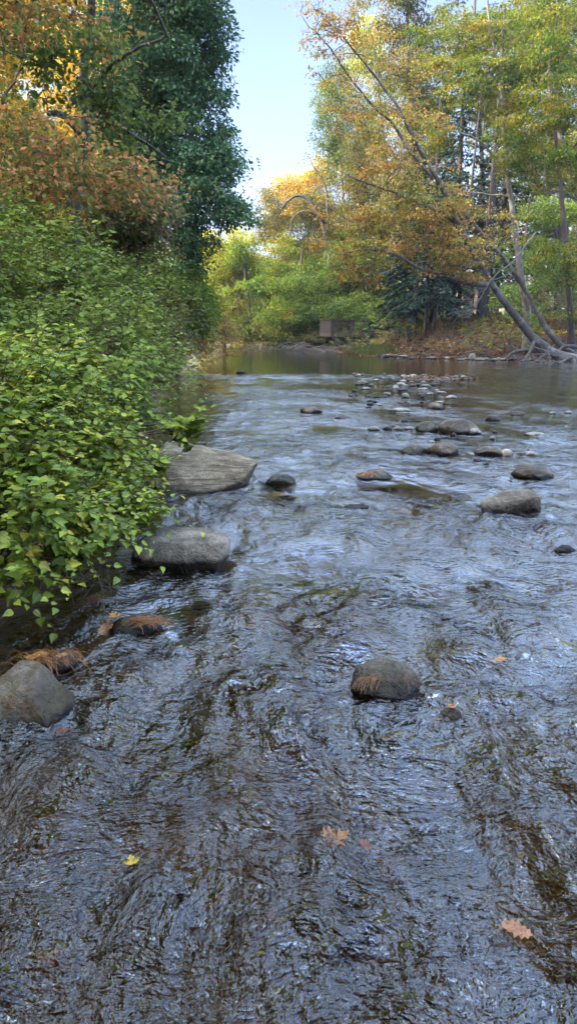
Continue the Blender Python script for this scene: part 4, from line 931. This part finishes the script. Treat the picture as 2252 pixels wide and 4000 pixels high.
# --- the wood behind everything
def woods(name, label, spots, mat, seed, n, per, size, H):
    r = np.random.default_rng(seed); m = MB(); C = []
    for (x0, x1, y0, y1) in spots:
        k = n // len(spots); xs, ys = r.uniform(x0, x1, k), r.uniform(y0, y1, k); zb = ground_z(xs, ys)
        C.append(np.stack([xs, ys, zb + r.random(k) ** .8 * H * (0.75 + 0.35 * vnoise(np.stack([xs, ys, 0 * xs], -1) * .12, seed))], -1))
    clusters(m, np.concatenate(C), r, per, 1.7, .6, size)
    return tag(m.build(name, mat, smooth=False), label, 'woods', kind='stuff')
woods('woods', 'mass of green autumn woods far behind the right bank', [(8, 70, 66, 84)], G_OLIVE, 401, 2300, 60, .36, 25)
woods('woods', 'mass of yellowing woods far beyond the river bend and behind the left bank', [(-60, -8, 84, 100), (-12, 12, 96, 108), (-50, -24, 58, 90)], G_YEL, 402, 2100, 60, .36, 9)
woods('woods', 'dark undergrowth at the foot of the trees on both banks', [(-16, -7.5, 24, 60), (6, 40, 54, 62), (-2, 8, 66, 74), (-16, -6, 8, 24), (18, 40, 38, 54)], G_FAR, 403, 700, 60, .2, 3.2)
woods('woods', 'green wood added on the left bank opposite the deck to shade its end', [(-24, -13.5, 42, 52)], G_FAR, 405, 1500, 60, .33, 21)  # added and raised to keep the low sun off the deck end
woods('woods', 'unseen tall wood added along the left bank to shade the river and right bank', [(-28, -15, -30, 0), (-28, -15, 0, 31)], G_OAK, 404, 2800, 45, .5, 28)  # out-of-frame mass of leaves, added to block the sun from the left

r = np.random.default_rng(291)
ot = thing('overhanging_tree', 'unseen leafy tree added over the near shallows to darken the water reflections', 'tree', (-4.2, 0.5, gz(-4.2, 0.5)))  # out-of-frame canopy, added for dark reflections in the near water
L_ = smoothline([(-4.2, .5, .4), (-4.0, .6, 3), (-3.2, .8, 5), (-1.5, 1.0, 6.6), (0.6, .9, 7.3)], 18)
C_ = np.array((-1.3, 0.3, 7.0)) + rvec(r, 260) * (r.random((260, 1)) ** .4) * np.array((3.6, 2.6, 1.3))
C_ = C_[vnoise(C_ * .8, 33) > -0.05]
mt = MB(); mt.tube(L_, np.linspace(.16, .03, 18), 8); limbs(mt, L_, C_, r, rad=.5, rmax=.05); mt.build('trunk', BARK, ot)
mc = MB(); clusters(mc, C_, r, 46, .55, .5, .115, LEAF_S, .6, .3); mc.build('crown', G_LIND, ot, smooth=False)
woods('woods', 'unseen green wood added behind the viewpoint to darken the water reflections', [(-14, 4, -16, -5)], G_OAK, 406, 700, 45, .4, 15)  # out of view, added as a dark backdrop for the ripples to mirror

# ------------------------------------------------------------------ wooden viewing deck on the far right bank
WOOD = plain_mat('weathered_wood', (0.06, 0.04, 0.026), (0.13, 0.088, 0.06), 30, 0.9, (1, 1, 0.15))
WOOD_M = plain_mat('board_wood', (0.038, 0.025, 0.016), (0.08, 0.054, 0.037), 30, 0.9, (1, 1, 0.15))
WOOD_D = plain_mat('dark_timber', (0.025, 0.02, 0.018), (0.06, 0.05, 0.042), 20, 0.9)
A = np.array((2.96, 50.0)); th = R(20); ax_ = np.array((math.cos(th), math.sin(th))); ay_ = np.array((-math.sin(th), math.cos(th)))
deck = thing('viewing_deck', 'weathered wooden viewing deck with railing jutting out from the far right bank', 'deck', (A[0], A[1], 1.2))
def dp(a, b, z): q = A + ax_ * a + ay_ * b; return np.array((q[0], q[1], z))
m = MB()
for i in range(13): m.box(dp(2.6, 0.08 + i * 0.148, 1.24), (5.2, 0.138, 0.04), th)
m.build('floor', WOOD, deck, smooth=False)
m = MB(); m.box(dp(2.6, -0.02, 1.12), (5.24, 0.04, 0.34), th); m.box(dp(-0.04, 0.93, 1.12), (0.04, 1.96, 0.24), th); m.box(dp(2.6, 1.9, 1.12), (5.2, .06, .2), th); m.build('fascia', WOOD, deck, smooth=False)
m = MB(); m.box(dp(2.6, -0.02, 2.13), (5.3, 0.16, 0.045), th); m.box(dp(-0.04, 0.93, 2.175), (0.16, 2.0, 0.045), th); m.box(dp(2.6, -0.02, 2.04), (5.2, 0.04, 0.12), th); m.box(dp(2.6, -0.02, 1.36), (5.2, .04, .08), th); m.build('handrail', WOOD, deck, smooth=False)
m = MB()
for i in range(14): m.box(dp(-0.02, 0.05 + i * 0.14, 1.69), (0.03, 0.125, 0.88), th)
m.box(dp(.13, -.045, 1.69), (.26, .03, .88), th)
m.build('board_panel', WOOD_M, deck, smooth=False)
m = MB()
for i in range(38): m.box(dp(0.32 + i * 0.128, -0.045, 1.69), (0.035, 0.025, 0.62), th)
m.build('balusters', WOOD, deck, smooth=False)
for a in (1.7, 3.4, 5.1):
    m = MB(); m.box(dp(a, 0.04, 1.75), (0.1, 0.07, 0.8), th); m.build('post', WOOD, deck, smooth=False)
m = MB(); m.tube([dp(0.0, 0.0, 1.0), dp(1.0, -0.25, -0.35)], .10, 4); m.build('brace', WOOD_D, deck, smooth=False)
for a in (1.3, 3.8):
    m = MB(); m.box(dp(a, 0.9, 0.4), (0.16, 0.16, 1.3), th); m.build('support_post', WOOD_D, deck, smooth=False)
# ------------------------------------------------------------------ fence, shed and capped pillar behind the right bank trees
FEN = plain_mat('fence_boards', (0.10, 0.085, 0.075), (0.19, 0.165, 0.15), 18, 0.9, (1, 1, .2))
WHITE = plain_mat('white_paint', (0.22, 0.22, 0.21), (0.32, 0.32, 0.31), 8, 0.7)
PALE = plain_mat('pale_stone', (0.16, 0.145, 0.12), (0.24, 0.22, 0.19), 9, 0.85)
f0, f1 = at(1165, 780, 60), at(1285, 780, 58)
fz = 2.3
fence = thing('board_fence', 'grey-brown board fence seen between the trunks on top of the right bank', 'fence', (f0[0], f0[1], fz))
d = (f1 - f0)[:2]; Ln = float(np.hypot(*d)); fa = math.atan2(d[1], d[0])
def fp(s, z, off=0): return (f0[0] + math.cos(fa) * s - math.sin(fa) * off, f0[1] + math.sin(fa) * s + math.cos(fa) * off, z)
m = MB()
for i in range(int(Ln / 0.15)): m.box(fp(i * .15 + .07, fz + .95 + .02 * (i % 3)), (.14, .03, 1.5), fa)
m.build('board_panel', FEN, fence, smooth=False)
m = MB(); m.box(fp(Ln / 2, fz + 1.5, -.04), (Ln, .05, .1), fa); m.box(fp(Ln / 2, fz + .4, -.04), (Ln, .05, .1), fa); m.build('rail', WOOD_D, fence, smooth=False)
for s in (0.05, Ln / 2, Ln - .05):
    m = MB(); m.box(fp(s, fz + .9, -.12), (.12, .1, 1.9), fa); m.build('post', WOOD, fence, smooth=False)
gr = thing('guard_rail', 'low white rail in front of the grey-brown board fence', 'rail', fp(0, fz, -2))
m = MB(); m.box(fp(Ln / 2 - 1, fz + .62, -2), (Ln + 4, .06, .22), fa); m.build('rail', WHITE, gr, smooth=False)
for s in (-2.4, 0.2, 2.6, Ln):
    m = MB(); m.box(fp(s, fz + .2, -1.93), (.1, .08, .9), fa); m.build('post', WOOD, gr, smooth=False)
c = at(1276, 742, 54)
pl = thing('capped_pillar', 'pale pillar with a wide flat cap peeking between the two slanted trunks', 'pillar', (c[0], c[1], 2.2))
m = MB(); m.box((c[0], c[1], (c[2] + 2.0) / 2), (.5, .5, c[2] - 2.0)); m.build('shaft', PALE, pl, smooth=False)
m = MB(); m.box((c[0], c[1], c[2] + .06), (1.15, .9, .12)); m.box((c[0], c[1], c[2] + .16), (.8, .6, .08)); m.build('cap', PALE, pl, smooth=False)
c = at(1080, 790, 62)
sh = thing('garden_shed', 'pale board shed glimpsed between dark trunks under the hemlocks', 'shed', (c[0], c[1], 2.2))
m = MB(); m.box((c[0], c[1], 3.2), (2.6, 2, 2.0))
for i in range(12): m.box((c[0] - 1.2 + i * .218, c[1] - 1.01, 3.2), (.03, .03, 2.0))
m.build('wall', WHITE, sh, smooth=False)
m = MB(); m.box((c[0], c[1], 4.27), (3.0, 2.4, .12)); m.build('roof', WOOD_D, sh, smooth=False)

# ------------------------------------------------------------------ roots, dead wood, driftwood
lm = bpy.data.objects['leaning_maple']
def wood(m, pts, r0, r1, k=12, sides=6, wob=0.0, seed=0):
    P = np.array([at(*p) for p in pts]); P = smoothline(P, k)
    if wob: P = P + rvec(np.random.default_rng(seed), k) * wob
    m.tube(P, np.linspace(r0, r1, k) * .8, sides)
m = MB()
for i, (pts, r0) in enumerate([([(1400, 893, 34.2), (1340, 880, 33.6), (1290, 885, 33.2), (1270, 905, 33)], .16), ([(1345, 855, 34), (1335, 875, 33.4), (1322, 900, 33), (1312, 925, 32.8)], .12), ([(1340, 875, 33.6), (1372, 885, 33.2), (1385, 915, 32.8)], .09),
                               ([(1430, 900, 34.2), (1400, 915, 33.3), (1370, 925, 32.8)], .12), ([(1440, 905, 34.2), (1450, 925, 33)], .14), ([(1380, 885, 34), (1350, 905, 33.3), (1330, 912, 33)], .1), ([(1300, 882, 33.3), (1285, 870, 33.5), (1275, 880, 33.2)], .06), ([(1480, 880, 34.6), (1420, 870, 34.6), (1400, 890, 34.2)], .14)]):
    wood(m, pts, r0, r0 * .4, 12, 7, .02, i)
m.build('root', BARK, lm)
m = MB(); r = np.random.default_rng(71)
wood(m, [(1345, 585, 33.5), (1290, 655, 33), (1245, 690, 32.6), (1225, 720, 32.4), (1200, 762, 32.2), (1180, 800, 32)], .05, .02, 16, 5, .03, 3)
wood(m, [(1230, 705, 32.4), (1275, 690, 32.4), (1330, 640, 32.6)], .03, .012, 10, 5, .02, 4)
for i in range(34):
    t0 = r.random(); u0 = 1235 - 55 * t0; v0 = 705 + 90 * t0
    e = (u0 - r.uniform(10, 85), v0 + r.uniform(-25, 40)); mid = ((u0 + e[0]) / 2 + r.uniform(-6, 6), (v0 + e[1]) / 2 + r.uniform(-16, 8))
    wood(m, [(u0, v0, 32.3), (*mid, 32.1), (*e, 31.9)], .016, .006, 8, 4, .02, i)
m.build('dead_branch', DEAD, lm)
r = np.random.default_rng(72)
def pile(name, label, cat, segs, mat, bz=None):
    P0 = at(*segs[0][0][0]); o = thing(name, label, cat, (P0[0], P0[1], 0))
    m = MB()
    for i, (pts, a, b_) in enumerate(segs): wood(m, pts, a, b_, 9, 5, .015, i)
    m.build('branches', mat, o); return o
segs = []
for i in range(60):
    u = r.uniform(610, 850); Yd = r.uniform(50, 60) - (u - 610) / 240 * 4; v = r.uniform(872, 886) ; L = r.uniform(12, 60)
    s = r.uniform(-.6, .3)
    segs.append(([(u, v, Yd), (u + L * .5, v + s * L * .4 - 3, Yd + .3), (u + L, v + s * L * .5, Yd + .4)], r.uniform(.02, .07), .01))
pile('driftwood_pile', 'tangle of grey driftwood sticks along the shore left of the deck brace', 'driftwood', segs, DEAD)
pile('driftwood_branch', 'single pale branch lying across the tangle at the deck brace', 'branch', [([(785, 874, 49.5), (815, 884, 49), (840, 891, 48.6)], .06, .03)], WHITE if False else DEAD)
pile('fallen_log', 'dark forked log lying half in the pool below the grassy point', 'log', [([(958, 905, 38.2), (962, 897, 38.3), (975, 894, 38.4), (1005, 896, 38.4), (1040, 899, 38.3)], .09, .04), ([(958, 905, 38.2), (957, 888, 38.3)], .05, .03)], BARK)
pile('fallen_branch', 'pale bare fallen branch on the orange leaves of the right bank', 'branch', [([(1165, 888, 37), (1195, 880, 37), (1225, 862, 37.2)], .04, .015), ([(1170, 890, 37), (1205, 888, 37), (1235, 884, 37)], .03, .012), ([(1185, 883, 37), (1180, 875, 37), (1190, 868, 37)], .02, .01)], DEAD)
segs = []
for i in range(26):
    u = r.uniform(1285, 1440); v = r.uniform(900, 925); segs.append(([(u, v, 32.8), (u + r.uniform(-40, 40), v - r.uniform(0, 14), 32.6), (u + r.uniform(-70, 70), v + r.uniform(-6, 10), 32.3)], .025, .008))
pile('driftwood_pile', 'heap of bare pale twigs caught under the leaning maple roots', 'driftwood', segs, DEAD)

# ------------------------------------------------------------------ right bank bushes, weeds, leaf litter
bush('small green bush on the slope under the leaning maple trunk', [(1270, 815, 38, 50, 30, 1.0), (1310, 845, 37, 40, 28, .9), (1250, 850, 37, 30, 18, .7)], 300, .15, 501, G_GY, LEAF_Q, 10, G(1280, 38), shoot=.5)
bush('yellow twiggy bush above the roots at the right edge', [(1410, 850, 36, 50, 12, .8), (1440, 835, 36, 30, 14, .6)], 90, .15, 502, G_GOLD, LEAF_Q, 6, G(1430, 36.5), shoot=.4)
bush('straggly yellow-green thicket covering the slope at the right edge', [(1400, 790, 40, 70, 45, 1.3), (1340, 770, 42, 50, 35, 1.2), (1450, 740, 42, 40, 60, 1.3)], 420, .16, 503, G_OLIVE, LEAF_Q, 12, G(1400, 40), shoot=.5)
bush('green weedy bush at the foot of the deck supports', [(955, 868, 48, 30, 12, 1.0), (950, 858, 47, 40, 20, 1), (875, 878, 47.5, 16, 8, .6), (970, 830, 46, 35, 25, 1)], 420, .15, 504, G_GY, LEAF_Q, 10, G(890, 49), shoot=.45)
bush('brown-green weedy scrub between the dark hemlocks and the leafy shore', [(1000, 835, 44, 50, 16, 1.1), (960, 858, 44, 40, 14, 1), (1050, 820, 45, 30, 12, 1)], 240, .14, 505, G_OLIVE, LEAF_Q, 8, G(1020, 43), shoot=.5)
bush('yellow-green streamside bush at the far water edge straight ahead', [(650, 840, 60, 60, 35, 2), (720, 850, 59, 60, 25, 1.6), (790, 850, 56, 50, 25, 1.5)], 380, .2, 506, G_OLIVE, LEAF_Q, 8, G(690, 62), shoot=.6)
def scatter(name, label, n, fx, mat, size, seed, up=0.8, T=LEAF_S, lift=.02):
    r = np.random.default_rng(seed); P = fx(r, n); P = P.copy(); z = ground_z(P[:, 0], P[:, 1]); P = np.stack([P[:, 0], P[:, 1], np.maximum(z, 0) + lift * (1 + r.random(len(P)))], -1)
    P = P[z > -0.02]
    m = MB(); k = len(P); D = rvec(r, k) * np.array((1, 1, .25)); N = rvec(r, k) * (1 - up) + np.array((0, 0, up)); leaves(m, P, D, N, size * r.uniform(.6, 1.3, k), T)
    return tag(m.build(name, mat, smooth=False), label, 'leaves' if 'leaves' in name else 'grass', kind='stuff')
G_LIT = leaf_mat('fallen_leaf', [(0, (0.05, 0.028, 0.014)), (0.4, (0.13, 0.068, 0.032)), (0.75, (0.26, 0.125, 0.055)), (1, (0.40, 0.26, 0.14))], trans=0.1, clump=0.35, cscale=1)
G_GRASS = leaf_mat('grass_blades', [(0, (0.03, 0.06, 0.012)), (0.6, (0.08, 0.12, 0.025)), (1, (0.18, 0.16, 0.05))], trans=0.3, clump=.5)
scatter('fallen_leaves', 'orange-brown fallen leaves covering the right bank', 42000, lambda r, n: np.stack([r.uniform(3.5, 22, n), 33 + 17 * r.random(n) ** 1.3], -1), G_LIT, .15, 601)
scatter('fallen_leaves', 'brown leaves caught among the stones of the gravel bar', 700, lambda r, n: np.stack([4.4 + r.normal(size=n) * 1.4, 22.3 + r.normal(size=n) * 1.0], -1), G_LIT, .09, 602)
scatter('fallen_leaves', 'brown leaves lying under the left bank bushes', 9000, lambda r, n: np.stack([r.uniform(-9, -1.7, n), r.uniform(2, 40, n)], -1), G_LIT, .09, 603)
LEAF_B = (np.array([(-.03, 0, 0), (.03, 0, 0), (.015, .6, .05), (0, 1, .2), (-.015, .6, .05)]), [(0, 1, 2, 3, 4)])
def grass(label, x0, x1, y0, y1, n, h, seed, mat):
    r = np.random.default_rng(seed); x = r.uniform(x0, x1, n); y = r.uniform(y0, y1, n); z = ground_z(x, y); k = z > -0.01; x, y, z = x[k], y[k], z[k]; n = len(x)
    m = MB(); D = rvec(r, n) * .35 + np.array((0, 0, 1)); leaves(m, np.stack([x, y, z], -1), D, rvec(r, n), h * r.uniform(.5, 1.2, n), LEAF_B)
    tag(m.build('grass', mat, smooth=False), label, 'grass', kind='stuff')
grass('green grass on the low point below the deck', 3.4, 6.2, 40.5, 46, 3500, .26, 611, G_GRASS)
grass('dry brownish weeds on the shaded slope of the right bank', 8, 20, 39, 50, 2600, .38, 612, G_OLIVE)

# ------------------------------------------------------------------ fallen leaves, needles and straw in the foreground
_m = [(0, 0), (.10, .04), (.34, -.10), (.30, .06), (.55, .16), (.43, .24), (.60, .44), (.40, .42), (.36, .52), (.22, .46), (.28, .74), (.18, .72), (0, 1.0)]
MAPLE = [(a, b) for a, b in _m] + [(-a, b) for a, b in _m[-2:0:-1]]
_o = [(0, 0), (.07, .08), (.20, .12), (.16, .22), (.30, .30), (.22, .40), (.38, .52), (.24, .58), (.32, .74), (.18, .76), (.14, .92), (0, 1.0)]
OAK = [(a, b) for a, b in _o] + [(-a, b) for a, b in _o[-2:0:-1]]
ELM = [(.32 * math.sin(t) * (1 - .1 * math.cos(t)) , .5 - .5 * math.cos(t)) for t in np.linspace(0, 2 * math.pi, 19)[:-1]]
def leaf_color(name, c0, c1):
    t = NT(name); P = t.n('ShaderNodeTexCoord').outputs['Object']; n = t.noise(P, 60, 4, .6); c = t.ramp(n, [(.35, c0), (.65, c1)])
    g_ = t.n('ShaderNodeTexNoise'); g_.inputs['Scale'].default_value = 180; t.l(P, g_.inputs['Vector']); c = t.mix(t.ramp(g_.outputs['Fac'], [(.58, (0, 0, 0)), (.68, (.7, .7, .7))]), c, tuple(q * .35 for q in c0))
    b = t.n('ShaderNodeBsdfPrincipled'); t.l(c, b.inputs['Base Color']); b.inputs['Roughness'].default_value = .6; t.l(t.bump(n, .4, .004), b.inputs['Normal']); t.l(b.outputs[0], t.out.inputs[0]); return t.m
LT = leaf_color('leaf_tan', (.15, .062, .018), (.30, .145, .05)); LP = leaf_color('leaf_pink_tan', (.20, .075, .025), (.33, .15, .06)); LO = leaf_color('leaf_orange', (.26, .10, .012), (.40, .19, .03))
LB = leaf_color('leaf_brown', (.07, .025, .012), (.17, .065, .03)); LY = leaf_color('leaf_yellow', (.28, .18, .01), (.42, .30, .03)); LC = leaf_color('leaf_straw', (.22, .17, .05), (.32, .26, .10)); LR = leaf_color('leaf_red', (.15, .03, .02), (.26, .07, .045))
def fallen(label, u, v, size, shape, mat, rot, z=.012, curl=.25, tilt=0., stem=True, seed=0):
    p = gp(u, v, z); Yd = p[1] * CP + (CAM_H - z) * SP; S = .85 * size / 1742 * Yd
    pts = np.array(shape, float); n = len(pts)
    V = []; rings = (1.0, .6, .25)
    c = np.array((0, .45))
    for q in rings: V.append((pts - c) * q + c)
    V = np.concatenate(V + [c[None]])
    zz = curl * (np.abs(V[:, 0]) * .8 + (V[:, 1] - .4) ** 2 * .8) + .10 * np.sin(V[:, 0] * 11 + V[:, 1] * 7 + seed) * (.2 + np.abs(V[:, 0])) + tilt * V[:, 1]
    V = np.column_stack([V, zz]) * S; V[:, 1] -= .45 * S
    F = []
    for k in range(2):
        for i in range(n): j = (i + 1) % n; F.append((k * n + i, k * n + j, (k + 1) * n + j, (k + 1) * n + i))
    for i in range(n): F.append((2 * n + i, 2 * n + (i + 1) % n, 3 * n))
    cr, sr = math.cos(R(rot)), math.sin(R(rot)); Rm = np.array(((cr, sr, 0), (-sr, cr, 0), (0, 0, 1)))
    o = thing('fallen_leaf', label, 'leaf', p)
    m = MB(); m.add(V @ Rm + p, F); m.build('blade', mat, o)
    if stem:
        m = MB(); m.tube(smoothline(np.array([(0, -.45, .0), (.03, -.7, .05), (.10, -.95, .02)]) * S @ Rm + p, 6), [.02 * S] * 6, 4); m.build('stem', LC, o)
    return o
fallen('tan maple leaf with a long pale stem floating in the near water', 848, 2108, 82, MAPLE, LT, -60, .02, .35, seed=1)
fallen('brown curled leaf floating right beside the tan maple leaf', 920, 2128, 50, OAK, LB, 40, .0, .3, stem=False)
fallen('pinkish tan jagged leaf resting on the water at the lower right', 1302, 2340, 92, OAK, LP, 62, .02, .15, stem=False)
fallen('orange leaf with a thin stem floating upstream at the right', 1255, 1660, 40, ELM, LO, -75, .03, .3)
fallen('bright yellow leaf in the dark water at the lower left', 330, 2165, 42, MAPLE, LY, 20, .01, .3, stem=False)
fallen('pale yellow drowned leaf at the right, above the pinkish leaf', 1298, 2078, 34, ELM, LC, 20, -.005, .1, stem=False)
fallen('dark red drowned leaf left of the pinkish leaf', 1172, 2302, 36, OAK, LR, 20, -.01, .1, stem=False)
fallen('ochre drowned leaf near the bottom middle', 665, 2300, 40, ELM, LO, 0, -.03, .1, stem=False)
fallen('small reddish drowned leaf between the tan maple leaf and the bottom stone', 785, 2240, 32, OAK, LR, 70, -.02, .1, stem=False)
fallen('yellow-brown drowned leaf in the lower left corner', 120, 2410, 48, MAPLE, LC, 80, -.03, .1, stem=False)
fallen('brown drowned leaf above the bottom middle stone', 700, 2130, 40, OAK, LB, 100, -.03, .1, stem=False)
fallen('orange crumpled leaf on the mossy lump', 1133, 1777, 26, MAPLE, LO, 30, .05, .4, stem=False)
fallen('small white-tan leaf scrap left of the mossy lump', 1098, 1808, 20, ELM, LP, 80, .02, .2, stem=False)
fallen('tan oak leaf draped over the half drowned rock', 268, 1568, 60, OAK, LT, 160, .07, .35, tilt=-.5, stem=False)
fallen('orange-brown leaf on top of the half drowned rock', 292, 1550, 40, MAPLE, LO, -80, .09, .3, stem=False)
fallen('red leaf flake on the face of the tan boulder', 578, 1190, 14, ELM, LR, 0, .22, .2, stem=False)
fallen('yellow elm leaf caught in the needle mat', 90, 1652, 70, ELM, LO, -70, .08, .2, stem=False)
fallen('pale leaf curled on the needle mat', 155, 1650, 44, OAK, LP, -80, .09, .3, stem=False)
def needles(label, cat, centre, n, length, spread, rz, mat, seed, thick=.0012, drop=.6, z=.08):
    """thin needles draped over a stone top"""
    r = np.random.default_rng(seed); c = gp(*centre, z); o = thing('pine_needles' if 'needle' in label else 'straw', label, cat, c); m = MB()
    for i in range(n):
        a = R(rz) + r.normal() * .42; L = length * r.uniform(.5, 1.1); s = c + np.array((r.normal() * spread * 2.0, r.normal() * spread * 1.1, abs(r.normal()) * .006))
        d = np.array((math.cos(a), math.sin(a), 0)); k = 7; tt = np.linspace(-.5, .5, k)[:, None]
        side = np.array((-d[1], d[0], 0)) * r.normal() * .12 * L
        P = s + d * L * tt + side * (tt ** 2) * 2 - np.array((0, 0, 1)) * (drop * L * tt ** 2)
        m.tube(P, [thick] * k, 4, cap=False)
    m.build('strands', mat, o); return o
ND = leaf_color('needle_orange', (.20, .075, .018), (.38, .17, .05)); NB = leaf_color('needle_brown', (.13, .045, .018), (.26, .10, .04))
needles('thick mat of orange pine needles over the low rock at the left', 'pine needles', (125, 1652), 90, .16, .035, -35, ND, 81, .0010, 1.4, .095)
needles('few long brown pine needles stuck over the dark round rock', 'pine needles', (990, 1700), 16, .13, .03, -55, NB, 82, .0009, .9, .115)
needles('sheaf of pale needles hanging down the left side of the dark round rock', 'pine needles', (925, 1710), 26, .15, .012, 55, ND, 83, .0008, .6, .085)
needles('yellowish straw trailing right from the half drowned rock', 'straw', (370, 1560), 46, .22, .02, -8, ND, 84, .0010, .5, .08)
needles('small tuft of brown needles snagged under the bush twigs', 'pine needles', (235, 1505), 30, .10, .015, -60, NB, 85, .0013, .6, .05)
needles('small tuft of brown needles at the foot of the left edge rock', 'pine needles', (150, 1838), 18, .06, .008, 50, NB, 86, .0011, .2, .01)
needles('orange straw caught on the low grey rock at mid stream', 'straw', (912, 1190), 30, .20, .03, 60, ND, 87, .003, .6, .10)

# ------------------------------------------------------------------ the air
hb = MB(); x0, x1, y0, y1, z0, z1 = -70, 80, -40, 125, -3.0, 42.0
hb.add(np.array([(x, y, z) for z in (z0, z1) for y in (y0, y1) for x in (x0, x1)]), [(0, 2, 3, 1), (4, 5, 7, 6), (0, 1, 5, 4), (2, 6, 7, 3), (0, 4, 6, 2), (1, 3, 7, 5)])
t = NT('air'); pv = t.n('ShaderNodeVolumePrincipled'); pv.inputs['Density'].default_value = 0.0004; pv.inputs['Color'].default_value = (0.85, 0.92, 1.0, 1)  # scattering volume added to lift the dark tree shadows like lens veil
t.l(pv.outputs[0], t.out.inputs[1])
tag(hb.build('haze', t.m, smooth=False), 'thin pale haze added over the river valley to veil the dark trees', 'haze', kind='stuff')
